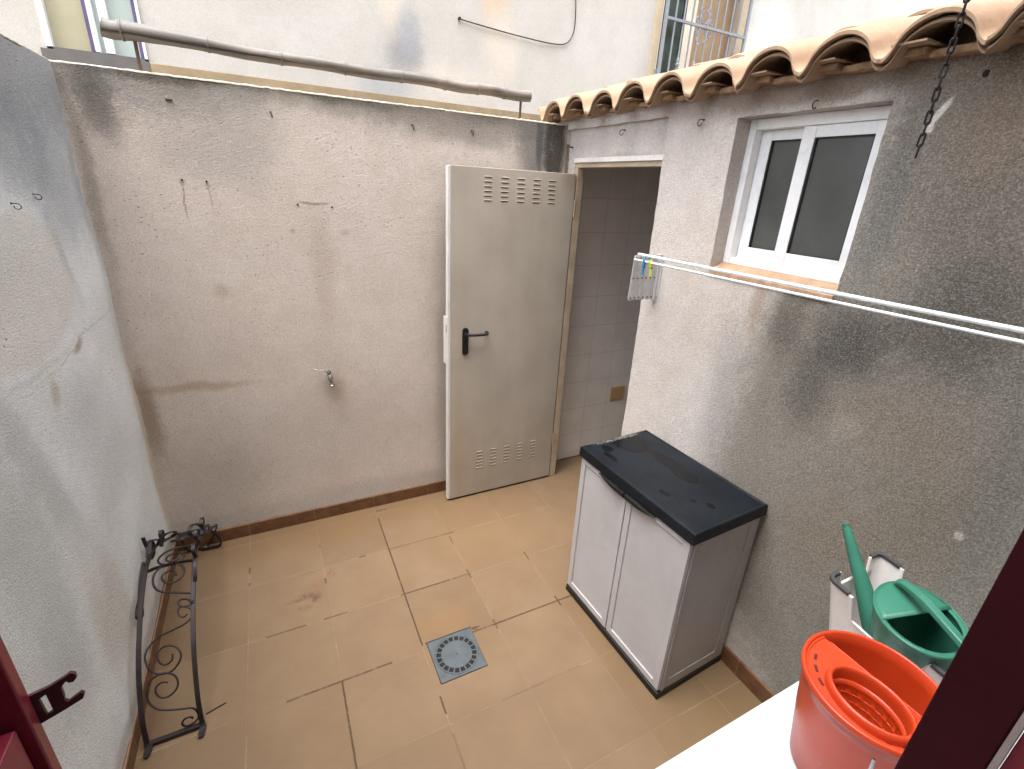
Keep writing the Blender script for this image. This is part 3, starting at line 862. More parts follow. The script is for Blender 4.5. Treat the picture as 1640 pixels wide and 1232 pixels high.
# clay boards and mortar filling under each arch
mb = MB(); mm = MB()
for k in range(NT):
    yc = Y0T - PITCH * k
    if yc < YH + .1: break
    j1 = random.uniform(-.008, .008)
    MB().box((-.088 + j1, yc + .026 + j1, 2.285), (.12, yc + .100, 2.290)).build('eave_board', 'roof', oh)
    mb.box((-.058 - j1 * .5, yc + .034, 2.266), (.10, yc + .125, 2.2845))
    mb.box((-.034 + j1 * .5, yc - .085, 2.258), (.10, yc + .0335, 2.2765))
o = mb.build('eave_brick', 'eave_brick', oh, bevel=.003, seg=1)
mb = MB(); mb.box((.006, YH, 2.2855), (.14, .15, 2.2865)); mb.build('mortar_bed', 'eave_brick', oh)
mb = MB(); mb.box((.0015, .0, 2.14), (.15, .149, 2.2848)); shade_pan(mb, 'wall_end', 'stucco_right', oh)

# door: frame + leaf folded back against the garden wall
fr = MB()
fr.box((.012, DO0 + .004, 2.018), (.060, DO1 - .002, 2.064))
fr.box((.008, DO1 - .043, .002), (.050, DO1 - .003, 2.0175))
fr.box((.075, DO0 + .004, .002), (.11, DO0 + .03, 2.0175))
fro = fr.build('door_frame', 'door_frame', oh, bevel=.002, seg=1)
fe = MB(); fe.box((.004, DO0 + .003, 2.044), (.0118, DO1 + .0, 2.066)); fe.build('frame_trim', 'frame_white', oh)
hx = -.0022; dw = .7389; dy0 = -.1298; dth = .036; dz0, dz1 = .014, 1.984
# leaf lies in plane y = dy0 (visible face), thickness toward the wall
leaf = MB()
leaf.box((hx - dw + .006, dy0, dz0), (hx, dy0 + dth, dz1))
dlo = leaf.build('door', 'door', oh, bevel=.002)
tag(dlo, 'cream enamelled metal door swung fully open')
de = MB(); de.box((hx - dw - .010, dy0 + .0015, dz0 + .002), (hx - dw + .0055, dy0 + dth - .001, dz1 - .002))
de.build('leaf_edge', 'door_edge', dlo, bevel=.002)
# louvre vents, pressed slots
for (cx0_, step, zz0, dz_, hw, hh, hoodz) in ((-.533, .0955, 1.940, .0228, .022, .0045, .0042), (-.540, .0965, .318, .0232, .021, .0065, .0030)):
    for i in range(5):
        cx = cx0_ + step * i
        for r_ in range(6):
            z = zz0 - dz_ * r_
            vt = MB(); vt.box((cx - hw, dy0 - .0026, z - .0005), (cx + hw, dy0 + .001, z + hh))
            vp = vt.build('vent_louvre', 'door', dlo, bevel=.0012, seg=1)
            q = MB(); q.box((cx - hw + .002, dy0 - .0012, z - hoodz), (cx + hw - .002, dy0 - .0002, z - .0010)); q.build('slot', 'slot', vp)
# lever handle on an oval plate
hd = MB()
pl = [( -.648 + .018 * math.cos(a), 1.066 + (.063 if math.sin(a) > 0 else -.063) + .018 * math.sin(a)) for a in [2 * math.pi * i / 24 for i in range(24)]]
hd.prism(pl, 1, dy0 - .010, dy0 - .0005)
hd.tube([(-.648, dy0 - .006, 1.112), (-.648, dy0 - .035, 1.112)], .0105, 12)
hd.tube(catmull([(-.650, dy0 - .036, 1.112), (-.60, dy0 - .040, 1.110), (-.545, dy0 - .040, 1.110), (-.527, dy0 - .036, 1.111), (-.520, dy0 - .018, 1.112), (-.522, dy0 - .006, 1.112)], 5), [.0085] * 26, 12)
hd.build('handle', 'black', dlo, bevel=.0015)
lk = MB(); lk.box((hx - dw - .0125, dy0 + .008, .93), (hx - dw - .0095, dy0 + dth - .008, 1.215)); lk.box((hx - dw - .016, dy0 + .020, .935), (hx - dw - .0125, dy0 + .0565, 1.21))
lo_ = lk.build('lock_plate', 'door_edge', dlo)
kk = MB(); kk.box((hx - dw - .0128, dy0 + .014, 1.12), (hx - dw - .0124, dy0 + .020, 1.165)); kk.build('latch', 'black', lo_)
gsk = MB(); gsk.box((hx - dw + .01, dy0 + .003, dz0 - .010), (hx - .004, dy0 + dth - .003, dz0 + .0)); gsk.build('bottom_seal', 'rubber', dlo)
for z in (1.80, .30):
    hg = MB(); hg.tube([(hx + .010, dy0 + .004, z - .045), (hx + .010, dy0 + .004, z + .045)], .007, 10); hg.build('hinge', 'door_frame', dlo)

# ---- sliding window in the outhouse wall
wf = MB(); fx0, fx1 = .066, .13
gz0 = 1.660
wf.box((fx0, WY1 - .030, gz0), (fx1, WY1 - .001, 2.177)); wf.box((fx0, WY0 + .001, gz0), (fx1, WY0 + .030, 2.177))
wf.box((fx0, WY0 + .031, 2.142), (fx1, WY1 - .031, 2.1765)); wf.box((fx0, WY0 + .031, gz0), (fx1, WY1 - .031, gz0 + .012))
wf.box((fx0 + .004, WY0 + .031, gz0 + .0125), (fx0 + .007, WY1 - .031, gz0 + .024)); wf.box((fx0 + .034, WY0 + .031, gz0 + .0125), (fx0 + .037, WY1 - .031, gz0 + .026))
win = wf.build('window', 'white_metal', oh, bevel=.001, seg=1)
def sash(x0, ya, yb, st_l, st_r, z0=1.678, z1=2.141, top=.036, bot=.052, gl='frosted'):
    m = MB(); x1 = x0 + .022
    m.box((x0, ya, z0), (x1, ya + st_l, z1)); m.box((x0, yb - st_r, z0), (x1, yb, z1))
    m.box((x0 + .001, ya + st_l, z1 - top), (x1, yb - st_r, z1)); m.box((x0 + .001, ya + st_l, z0), (x1, yb - st_r, z0 + bot))
    s_ = m.build('sash', 'white_metal', win, bevel=.001, seg=1)
    q = MB(); q.box((x0 + .010, ya + st_l - .002, z0 + bot - .002), (x0 + .014, yb - st_r + .002, z1 - top + .002)); q.build('pane', gl, win)
    q = MB(); a, b, c, d = ya + st_l, yb - st_r, z0 + bot, z1 - top
    w = .004
    q.box((x0 + .003, a, c), (x0 + .0095, a + w, d)); q.box((x0 + .003, b - w * 1.6, c), (x0 + .0095, b, d)); q.box((x0 + .003, a + w, d - w), (x0 + .0095, b - w * 1.6, d)); q.box((x0 + .003, a + w, c), (x0 + .0095, b - w * 1.6, c + .002))
    q.build('gasket', 'rubber', win)
sash(fx0 + .008, WY0 + .0315, -1.392, .032, .046)
sash(fx0 + .038, -1.425, WY1 - .0315, .045, .044, top=.034, bot=.050)
sl = MB(); sl.prism([(-.006, 1.612), (-.006, 1.632), (.0655, 1.661), (.0655, 1.612)], 1, WY0 + .004, WY1 - .004)
# prism axis=1 -> poly in (x,z)
sl.build('window_sill', 'sill', oh, bevel=.002)

# ================================================================== NEIGHBOUR HOUSE behind the back wall
HY = 1.5
nh = thing('house', 'white rendered neighbour house behind the garden wall with grilled window and glazed door', 'house', (0, 4.5, 0))
mb = MB(); wall_panel(mb, 1, HY, .25, -6, 5.36, 0, 7.2, holes=[(-2.575, -2.105, 2.486, 4.6), (1.80, 2.80, 2.95, 4.15)], cell=.12, amp=.002, edge=.001)
shade_pan(mb, 'wall', 'house_wall', nh)
mb = MB(); mb.box((5.10, HY + .2501, 0), (5.359, 9, 7.2)); mb.box((-6, HY + .2501, 0), (-5.75, 9, 7.2)); mb.box((-6, 9.001, 0), (5.36, 9.25, 7.2)); mb.build('side_wall', 'house_wall', nh)
mb = MB(); mb.box((-6.3, HY - .3, 7.2005), (5.66, 9.5, 7.4)); mb.build('roof', 'roof', nh)
mb = MB(); mb.box((-2.10, HY - .028, 0), (5.365, HY - .0045, 2.482)); mb.build('plinth', 'plinth', nh, bevel=.004)
# glazed door at the left
gd = MB(); y0 = HY + .02
gd.box((-2.574, y0 - .045, 2.50), (-2.545, y0 + .05, 4.58)); gd.box((-2.120, y0 - .035, 2.50), (-2.106, y0 + .05, 4.58)); gd.box((-2.545, y0, 4.55), (-2.12, y0 + .05, 4.58)); 
gdo = gd.build('glazed_door', 'white_metal', nh)
q = MB(); q.box((-2.355, y0 - .03, 2.505), (-2.330, y0 + .01, 4.55)); q.box((-2.303, y0 - .035, 2.505), (-2.262, y0 + .01, 4.55)); q.build('stile', 'white_metal', gdo)
q = MB(); q.box((-2.372, y0 - .034, 2.503), (-2.3555, y0 + .01, 4.55)); q.box((-2.138, y0 - .034, 2.503), (-2.1205, y0 + .01, 4.55)); q.build('gasket', simple('violet_grey_profile', srgb(86, 78, 116), .5), gdo)
q = MB(); q.box((-2.545, y0 + .004, 2.503), (-2.372, y0 + .012, 4.55)); q.build('beige_pane', 'beige_pane', gdo)  # flat beige panel filling the left bay
q = MB(); q.box((-2.33, y0 + .004, 2.503), (-2.138, y0 + .012, 4.55)); q.build('pane', 'pale_glass', gdo)
q = MB(); q.box((-2.545, y0 - .04, 2.40), (-2.12, y0 + .03, 2.5)); q.box((-2.60, y0 - .05, 2.35), (-2.1005, y0 - .0405, 2.486)); q.build('threshold', 'white_line', gdo)
# window with iron grille on the right
ws = MB(); Yw = HY - .012
ws.box((1.722, Yw, 2.925), (1.800, HY + .02, 4.25)); ws.box((2.742, Yw, 2.925), (2.862, HY + .02, 4.25)); ws.box((1.80, Yw, 4.151), (2.742, HY + .02, 4.25)); ws.box((1.722, Yw - .02, 2.88), (2.862, HY + .02, 2.9245))
ws.build('window_surround', 'surround', nh, bevel=.004)
wf = MB(); y1 = HY + .10
wf.box((1.8005, y1, 2.951), (1.90, y1 + .05, 4.149)); wf.box((1.901, y1, 3.62), (2.20, y1 + .05, 4.149)); wf.box((2.175, y1 + .001, 2.951), (2.30, y1 + .049, 3.619))
wo_ = wf.build('window', simple('cream_window_frame', srgb(228, 218, 198), .5, .05), nh)
q = MB(); q.box((1.90, y1 + .02, 2.951), (2.175, y1 + .03, 3.62)); q.build('pane', 'dark_glass', wo_)
q = MB(); q.box((2.158, y1 + .002, 2.951), (2.1748, y1 + .0195, 3.619)); q.box((1.901, y1 + .002, 2.951), (1.912, y1 + .0195, 3.619)); q.box((1.912, y1 + .002, 3.605), (2.158, y1 + .0195, 3.619)); q.build('gasket', 'rubber', wo_)
q = MB(); q.box((2.301, y1 + .012, 2.951), (2.799, y1 + .04, 4.149)); q.build('panel', 'shutter_tan', wo_)
gr = MB(); gy = HY - .075
def gbar(m, x0_, z0_, x1_, z1_, r=.008): m.tube([(x0_, gy, z0_), (x1_, gy, z1_)], r, 8)
frame = MB(); frame.box((1.775, gy - .012, 2.90), (1.800, gy + .012, 4.2)); frame.box((2.782, gy - .012, 2.90), (2.806, gy + .012, 4.2)); frame.box((1.80, gy - .010, 2.905), (2.782, gy + .010, 2.925))
frame.box((1.80, gy - .010, 4.175), (2.782, gy + .010, 4.195)); frame.box((1.80, gy - .011, 3.352), (2.782, gy + .011, 3.372))
for xx in (1.79, 2.794): 
    for zz in (2.96, 4.1): frame.box((xx - .006, gy + .012, zz), (xx + .006, HY - .012, zz + .012))
gro = frame.build('window_grille', 'grille_grey', nh)
for i in range(9):
    xx = 1.80 + .982 * (i + 1) / 10
    b = MB(); gbar(b, xx, 2.925, xx, 3.352); gbar(b, xx, 3.372, xx, 4.175)
    if i % 2 == 1:
        for zc in (3.03, 3.78):
            b.lathe([(.004, -.055), (.013, -.05), (.010, -.04), (.019, -.030), (.010, -.018), (.016, -.008), (.022, 0), (.016, .008), (.010, .018), (.019, .030), (.010, .04), (.013, .05), (.004, .055)], (xx, gy, zc), 10)
    b.build('grille_bar', 'grille_grey', gro)
def spiral2(cx, cz, r0, turns, a0, sgn, n=26):
    pts = []
    for i in range(n + 1):
        t = i / n; a = a0 + sgn * turns * 2 * math.pi * t; r = r0 * (1 - .8 * t)
        pts.append((cx + r * math.cos(a), gy, cz + r * math.sin(a)))
    return pts
b = MB(); cx, cz = 2.245, 3.362
for sx in (-1, 1):
    for sz in (-1, 1):
        b.tube([(cx + sx * .008, gy, cz + sz * .005)] + [(cx + sx * .045, gy, cz + sz * .075)] + spiral2(cx + sx * .040, cz + sz * .120, .034, 1.3, -sz * math.pi / 2 if sx > 0 else -sz * math.pi / 2, sx * sz), .005, 6)
        b.tube([(cx + sx * .01, gy, cz + sz * .02)] + spiral2(cx + sx * .085, cz + sz * .042, .028, 1.3, math.pi if sx > 0 else 0, -sx * sz), .005, 6)
b.build('scroll_ornament', 'grille_grey', gro)

# loose cable on the neighbour's wall
cb = MB(); yy = HY - .012
cb.tube(catmull([(-.11, yy, 3.042), (.05, yy - .004, 3.03), (.28, yy, 3.018), (.50, yy - .006, 3.008), (.68, yy, 3.008), (.80, yy, 3.02), (.86, yy - .004, 3.06), (.895, yy, 3.14), (.892, yy - .003, 3.28), (.875, yy, 3.45), (.86, yy, 3.8)], 6), .0045, 8)
cb.tube([(-.11, yy - .012, 3.045), (-.11, HY, 3.045)], .010, 8)
tag(cb.build('cable', 'dark_wire'), 'thin dark cable looping across the white house wall', 'cable')

# ================================================================== OWN HOUSE behind the camera
own = thing('house', 'cream rendered house wall behind the camera with the kitchen window opening', 'house', (-1, -3.5, 0))
mb = MB(); wall_panel(mb, 1, YH, -.25, -6, 6, 0, 5.8, holes=[(-1.70, -.92, 1.12, 2.35)], cell=.15, amp=.001)
shade_pan(mb, 'wall', 'own_house', own)
mb = MB(); mb.box((-6, YH - 5.5, 5.801), (6, YH + .25, 5.95)); mb.box((-6, YH - 5.5, 0), (6, YH - 5.3, 5.8)); mb.box((-1.9, YH - 2.2, .9), (-.7, YH - 2.1, 2.5)); mb.build('roof', 'own_house', own)

# burgundy casement leaves swung open on either side of the camera
def leafset(x, s, lab, w=.325, z0=1.135, z1=2.34):
    """leaf perpendicular to the house wall; s=+1 faces +x"""
    c = thing('window_leaf', lab, 'window leaf', (x, YH, z0))
    ye = YH + w
    fr = MB(); fr.box((x - .021, ye - .060, z0), (x + .021, ye, z1)); fr.box((x - .021, YH + .004, z0), (x + .021, YH + .055, z1))
    fr.box((x - .020, YH + .055, z1 - .06), (x + .020, ye - .06, z1)); fr.box((x - .020, YH + .055, z0), (x + .020, ye - .06, z0 + .06))
    return c, fr, ye
RX = -.95
c, fr, ye = leafset(RX, -1, 'burgundy window leaf painted in its shaded tone at the bottom right corner with a grey seal')
fr.build('stile_frame', 'burgundy_shaded', c, bevel=.002)
q = MB(); q.box((RX - .0235, ye - .066, 1.19), (RX - .012, ye - .0605, 2.28)); q.build('seal', 'seal', c)
q = MB(); q.box((RX - .004, YH + .052, 1.19), (RX + .004, ye - .066, 2.28)); q.build('pane', 'red_reflect_pane', c)
LXb = -1.842
c, fr, ye = leafset(LXb, 1, 'burgundy window shutter leaf at the bottom left corner with an open catch plate', w=.65)
fr = MB(); xi = LXb + .0195
fr.box((LXb - .02, ye - .0125, 1.135), (xi, ye, 2.34)); fr.box((LXb - .02, YH + .004, 1.135), (xi, YH + .05, 2.34))
fr.box((LXb - .0195, YH + .0505, 2.28), (xi - .0005, ye - .013, 2.34)); fr.box((LXb - .0195, YH + .0505, 1.1355), (xi - .0005, ye - .013, 1.18))
fr.build('stile_frame', 'burgundy', c, bevel=.0015)
q = MB(); q.box((LXb - .018, YH + .0505, 1.4505), (LXb - .004, ye - .0130, 2.28)); q.build('panel', 'burgundy_shaded', c)
q = MB(); q.box((LXb - .0185, YH + .0505, 1.1805), (xi - .006, ye - .0195, 1.45)); q.build('panel', 'burgundy', c, bevel=.0015)
CATCH = c

# ================================================================== BAMBOO pole on two pins
bp = thing('bamboo_pole', 'weathered grey bamboo pole lying along above the back wall', 'bamboo pole', (-1.13, .075, H + .01))
nodes = [(-2.052, .034), (-1.993, .034), (-1.711, .0275), (-1.440, .0262), (-1.175, .0255), (-.916, .027), (-.696, .0275), (-.521, .0275), (-.367, .028), (-.217, .029)]
zc = {-2.052: 2.3795, -1.993: 2.379, -1.711: 2.3745, -1.440: 2.365, -1.175: 2.363, -.916: 2.3655, -.696: 2.3625, -.521: 2.362, -.367: 2.3605, -.217: 2.3635}
pts = []; rr = []
for i, (x, r) in enumerate(nodes):
    if i: 
        px_, pr = nodes[i - 1]; xm = (px_ + x) / 2
        for t in (.08, .2, .5, .8, .92):
            xx = px_ + (x - px_) * t; z = zc[px_] + (zc[x] - zc[px_]) * t
            pts.append((xx, .075, z - .0045 * math.sin(t * math.pi) * (1 if i % 2 else -.6))); rr.append((pr + (r - pr) * t) * (.955 if .1 < t < .9 else .965))
    pts.append((x, .075, zc[x])); rr.append(r * 1.03 if 0 < i < len(nodes) - 1 else r)
b = MB(); b.tube(pts, rr, 22, cap=True); b.build('culm', 'bamboo', bp)
for i, (x, r) in enumerate(nodes[1:-1]):
    b = MB(); b.tube([(x - .005, .075, zc[x]), (x - .0015, .075, zc[x]), (x + .0025, .075, zc[x]), (x + .005, .075, zc[x])], [r * 1.0, r * 1.10, r * 1.10, r * .99], 22, cap=False); b.build('node_ring', 'bamboo', bp)
b = MB()
ps = []
for i in range(30):
    x = -2.05 + i * .027; k = min(1, (1 - i / 30) * 3)
    rloc = .0335 - max(0, min(1, (x + 2.0) / .29)) * .0068
    ps.append((x, .075 - rloc * .99 + .001, 2.379 - .012 - max(0, x + 1.99) * .022 + noise.noise(Vector((x * 9, 1, 1))) * .003))
b.tube(ps, [max(.15, math.sin(math.pi * min(1, (i + 4) / 32))) for i in range(30)], flat=(.0075, .004), up=(0, 0, 1))
b.build('split', 'bamboo_dark', bp)
b = MB(); b.tube([(-.217, .075, 2.3635), (-.2155, .075, 2.3635)], .022, 20); b.build('hollow_end', 'bamboo_dark', bp)
for x in (-1.958, -.268):
    b = MB(); b.tube([(x, .075, H - .02), (x, .075, 2.352)], .0065, 8); b.lathe([(.0, 0), (.013, .001), (.012, .005), (0, .006)], (x, .075, H + .010), 10); b.build('support_pin', 'rust_metal', bp)

# ================================================================== CABINET
CB = thing('storage_cabinet', 'light grey plastic storage cabinet with wet black lid against the right wall', 'cabinet', (-.0446, -1.0314, 0), .0484)
# local: x -.388..0, y -.646..0
def L(mb, name, mat, parent=CB, **k): return mb.build(name, mat, parent, local=True, **k)
cx0, cx1, cy0, cy1 = -.384, -.004, -.642, -.004
b = MB(); b.box((cx0 + .014, cy0 + .004, .034), (cx1, cy1, .79)); L(b, 'body', 'cab_shaded', bevel=.003)
b = MB(); b.box((cx0 - .006, cy0 - .004, 0), (cx1 + .002, cy1 + .004, .034)); L(b, 'base', 'cab_black', bevel=.004)
# side panel frame relief (the end facing the camera)
b = MB(); ys_ = cy0 + .0042
b.box((cx0 + .016, ys_ - .0055, .035), (cx0 + .030, ys_, .788)); b.box((cx1 - .055, ys_ - .004, .035), (cx1 - .002, ys_, .788)); b.box((cx0 + .050, ys_ - .004, .035), (cx1 - .056, ys_, .085)); b.box((cx0 + .050, ys_ - .004, .755), (cx1 - .056, ys_, .788))
b.box((cx0 + .0345, ys_ - .003, .035), (cx0 + .0495, ys_, .788))
L(b, 'side_frame', 'cab_shaded', bevel=.0018)
def cdoor(ya, yb, hinge_low):
    d = MB(); x0, x1 = cx0 - .004, cx0 + .013
    d.box((x0 + .0062, ya, .042), (x1, yb, .783))
    fw = .030
    d.box((x0, ya + .001, .043), (x0 + .0075, ya + fw, .782)); d.box((x0, yb - fw, .043), (x0 + .0075, yb - .001, .782))
    d.box((x0, ya + fw, .043), (x0 + .0075, yb - fw, .075)); d.box((x0, ya + fw, .757), (x0 + .0075, yb - fw, .782))
    o = L(d, 'cabinet_door', 'cab', bevel=.0022)
    return o
mid = (cy0 + cy1) / 2 + .012
d1 = cdoor(mid + .0018, cy1 - .002, 0); d2 = cdoor(cy0 + .003, mid - .0018, 1)
b = MB(); b.box((cx0 + .006, mid - .0017, .045), (cx0 + .0125, mid + .0017, .78)); L(b, 'door_gap', 'cab_black')
# crescent pulls hanging under the lid
def pull(ya, yb, par, deep):
    n = 14; vs = []; fs = []
    for i in range(n + 1):
        t = i / n; y = ya + (yb - ya) * t
        dep = .030 * (math.sin(math.pi * min(1, (t if deep else 1 - t) * .62 + .0)) ** .7) + .004
        for (xx, zz) in ((cx0 - .004, .784), (cx0 - .004 - .020, .784), (cx0 - .004 - .020 * (.4 + .6 * min(1, dep / .03)), .784 - dep * .55), (cx0 - .004 - .004, .784 - dep)):
            vs.append((xx, y, zz))
    for i in range(n):
        for j in range(4): fs.append((i * 4 + j, i * 4 + (j + 1) % 4, (i + 1) * 4 + (j + 1) % 4, (i + 1) * 4 + j))
    fs += [(3, 2, 1, 0), tuple(n * 4 + k for k in range(4))]
    m = MB().add(vs, fs); L(m, 'pull', 'cab_black', par, bevel=.0015)
pull(mid + .004, mid + .165, d1, False); pull(mid - .165, mid - .004, d2, True)
# lid
b = MB()
lx0, lx1, ly0, ly1 = -.396, .004, -.654, .006
def ring(z, i): return [(lx0 + i, ly0 + i, z), (lx1 - i, ly0 + i, z), (lx1 - i, ly1 - i, z), (lx0 + i, ly1 - i, z)]
levels = [ring(.785, .004), ring(.786, .0), ring(.8305, .0015), ring(.8325, .004), ring(.8325, .010), ring(.8300, .0135)]
vs = [p for l in levels for p in l]; fs = [(3, 2, 1, 0)]
for k in range(len(levels) - 1):
    for j in range(4): fs.append((k * 4 + j, k * 4 + (j + 1) % 4, k * 4 + 4 + (j + 1) % 4, k * 4 + 4 + j))
m_ = len(levels) * 4 - 4
fs.append((m_, m_ + 1, m_ + 2, m_ + 3))
b.add(vs, fs); L(b, 'lid', 'lid', bevel=.0015)

# ================================================================== FLOOR DRAIN
dr = thing('floor_drain', 'square blue grey floor drain with a ring of slots set in the tiles', 'drain', (-1.066, -1.175, 0))
cxd, cyd = -1.066, -1.1755; hs = .1015
b = MB(); n = 64
sq = []; ci = []
for i in range(n):
    a = 2 * math.pi * i / n; ca, sa = math.cos(a), math.sin(a); k = hs / max(abs(ca), abs(sa))
    sq.append((cxd + ca * k, cyd + sa * k)); ci.append((cxd + ca * .0945, cyd + sa * .0945))
vs = [(x, y, -.010) for x, y in sq] + [(x, y, .0035) for x, y in sq] + [(x, y, .0035) for x, y in ci] + [(x, y, -.012) for x, y in ci]
fs = []
for r_ in range(3):
    for i in range(n): fs.append((r_ * n + i, r_ * n + (i + 1) % n, (r_ + 1) * n + (i + 1) % n, (r_ + 1) * n + i))
b.add(vs, fs); b.build('square_frame', 'drain', dr)
b = MB(); c0 = (cxd, cyd, 0)
def annulus(mb, r0, r1, z0, z1, n=64, a0=0, a1=2 * math.pi, closed=True):
    vs = []; fs = []; m = n if closed else n + 1
    for i in range(m):
        a = a0 + (a1 - a0) * i / n; ca, sa = math.cos(a), math.sin(a)
        vs += [(cxd + r0 * ca, cyd + r0 * sa, z0), (cxd + r0 * ca, cyd + r0 * sa, z1), (cxd + r1 * ca, cyd + r1 * sa, z1), (cxd + r1 * ca, cyd + r1 * sa, z0)]
    for i in range(n):
        j = (i + 1) % m
        for k in range(4): fs.append((i * 4 + k, i * 4 + (k + 1) % 4, j * 4 + (k + 1) % 4, j * 4 + k))
    mb.add(vs, fs)
annulus(b, .0870, .0932, -.004, .0042)
annulus(b, .0005, .0665, -.004, .0045)
for i in range(20):
    a = 2 * math.pi * (i + .5) / 20
    annulus(b, .066, .0875, -.004, .0040, 2, a - .038, a + .038, False)
b.build('grate', 'drain', dr)
b = MB(); b.lathe([(.0945, .0004), (.0, .0004)], (cxd, cyd, 0), 32); b.build('pit', 'drain_dark', dr)
b = MB(); b.lathe([(0, .0056), (.0035, .0056), (.0035, .004)], (cxd, cyd, 0), 12); b.build('centre_screw', 'rivet', dr)
b = MB()
for (a0, a1) in (((cxd - hs - .006, cyd + hs + .0008), (cxd + hs + .004, cyd + hs + .0068)), ((cxd - hs - .0028, cyd - hs), (cxd - hs - .0002, cyd + hs)), ((cxd + hs + .0002, cyd - hs), (cxd + hs + .0022, cyd + hs)), ((cxd - hs, cyd - hs - .0022), (cxd + hs, cyd - hs - .0002))):
    b.box((a0[0], a0[1], .0002), (a1[0], a1[1], .0007))
b.build('joint', 'drain_dark', dr)
b = MB()
for k in range(26):
    x = -.945 + random.gauss(0, .012); y = -1.083 + random.gauss(0, .005); r_ = random.uniform(.001, .003)
    b.box((x - r_, y - r_, .0002), (x + r_, y + r_ * .6, .0002 + r_))
b.build('moss_crumbs', simple('dry_moss', srgb(96, 74, 40), .95, .3, 90), dr)

# ================================================================== WROUGHT IRON SCROLL GRILLE leaning in the left corner
gi = thing('iron_grille', 'bent wrought iron scroll grille standing in the left corner', 'iron grille', (-2.09, -.6, 0))
path = [(-1.075, .012), (-1.045, .12), (-.95, .25), (-.81, .345), (-.71, .388), (-.6, .41), (-.48, .392), (-.35, .325), (-.2, .235), (-.06, .15)]
for x in (-2.175, -2.01):
    b = MB(); pp = catmull([(x, y, z) for y, z in path], 6); b.tube(pp, 1.0, flat=(.015, .009), up=(1, 0, 0)); b.build('side_bar', 'iron', gi, bevel=.001, seg=1)
b = MB(); b.box((-2.182, -1.082, .006), (-2.002, -1.066, .018)); b.build('cross_bar', 'iron', gi, bevel=.001, seg=1)
for x in (-2.166, -2.006):
    b = MB(); m4 = Matrix.Translation((x, -1.078, .012)) @ Matrix.Rotation(R(-8), 4, 'Z')
    nn = 20; out = [(.010 * math.cos(a), -.034 + .010 * math.sin(a)) for a in [math.pi + math.pi * i / nn for i in range(nn + 1)]] + [(.010, 0), (-.010, 0)]
    b.prism(out, 2, -.0015, .002, m4); lg_ = b.build('fixing_lug', 'iron', gi)
    b = MB(); b.lathe([(.0042, .0022), (0, .0022)], (x - .0048 * 0 - .0045, -1.078 - .0335, .0122), 12); b.build('bolt_hole', 'drain_dark', lg_)
SC = {}
SC['A'] = [(-2.075, -0.943, 0.254), (-2.078, -0.957, 0.24), (-2.095, -0.963, 0.233), (-2.113, -0.956, 0.242), (-2.121, -0.939, 0.258), (-2.116, -0.923, 0.268), (-2.094, -0.917, 0.273), (-2.068, -0.925, 0.267), (-2.051, -0.947, 0.252), (-2.055, -0.964, 0.231), (-2.078, -0.978, 0.212), (-2.106, -0.979, 0.21), (-2.133, -0.971, 0.221), (-2.151, -0.954, 0.244), (-2.157, -0.929, 0.264), (-2.147, -0.906, 0.28), (-2.116, -0.885, 0.294), (-2.072, -0.876, 0.3), (-2.036, -0.868, 0.306), (-2.016, -0.854, 0.315), (-2.013, -0.836, 0.327), (-2.029, -0.821, 0.338), (-2.049, -0.814, 0.342), (-2.059, -0.824, 0.335), (-2.052, -0.842, 0.324), (-2.039, -0.847, 0.32), (-2.029, -0.841, 0.324)]
SC['B'] = [(-2.093, -0.998, 0.184), (-2.111, -0.995, 0.189), (-2.128, -0.999, 0.183), (-2.131, -1.011, 0.167), (-2.117, -1.023, 0.151), (-2.096, -1.025, 0.147), (-2.074, -1.018, 0.157), (-2.065, -1.005, 0.174), (-2.073, -0.989, 0.196), (-2.094, -0.98, 0.21), (-2.118, -0.978, 0.212), (-2.143, -0.984, 0.203), (-2.156, -1.002, 0.179), (-2.153, -1.023, 0.151), (-2.137, -1.038, 0.129), (-2.114, -1.046, 0.115), (-2.061, -1.052, 0.096), (-2.031, -1.054, 0.086), (-2.018, -1.061, 0.064), (-2.02, -1.066, 0.040), (-2.038, -1.068, 0.026), (-2.06, -1.068, 0.026), (-2.068, -1.066, 0.040), (-2.059, -1.062, 0.055), (-2.041, -1.062, 0.055), (-2.034, -1.064, 0.046)]
SC['C'] = [(-2.071, -0.688, 0.392), (-2.077, -0.666, 0.397), (-2.091, -0.658, 0.398), (-2.111, -0.664, 0.397), (-2.118, -0.684, 0.393), (-2.105, -0.708, 0.388), (-2.083, -0.718, 0.385), (-2.056, -0.708, 0.388), (-2.044, -0.683, 0.393), (-2.053, -0.649, 0.4), (-2.084, -0.624, 0.405), (-2.119, -0.627, 0.405), (-2.143, -0.653, 0.399), (-2.146, -0.691, 0.392), (-2.133, -0.725, 0.381), (-2.108, -0.744, 0.373), (-2.067, -0.758, 0.367), (-2.026, -0.772, 0.361), (-2.012, -.775, .358)]
SC['E'] = [(-2.014, -0.817, 0.34), (-2.045, -0.815, 0.342), (-2.057, -0.801, 0.349), (-2.053, -0.789, 0.354), (-2.032, -0.792, 0.353), (-2.018, -0.805, 0.347)]
SC['D'] = [(-2.07, -0.606, 0.409), (-2.08, -0.613, 0.407), (-2.1, -0.612, 0.408), (-2.112, -0.597, 0.41), (-2.108, -0.569, 0.405), (-2.089, -0.559, 0.404), (-2.064, -0.574, 0.406), (-2.051, -0.599, 0.41), (-2.057, -0.617, 0.407), (-2.076, -0.627, 0.405), (-2.098, -0.627, 0.405), (-2.126, -0.616, 0.407), (-2.14, -0.593, 0.409), (-2.135, -0.555, 0.403), (-2.112, -0.526, 0.399), (-2.078, -0.52, 0.398), (-2.038, -0.525, 0.399), (-2.012, -.53, .399)]
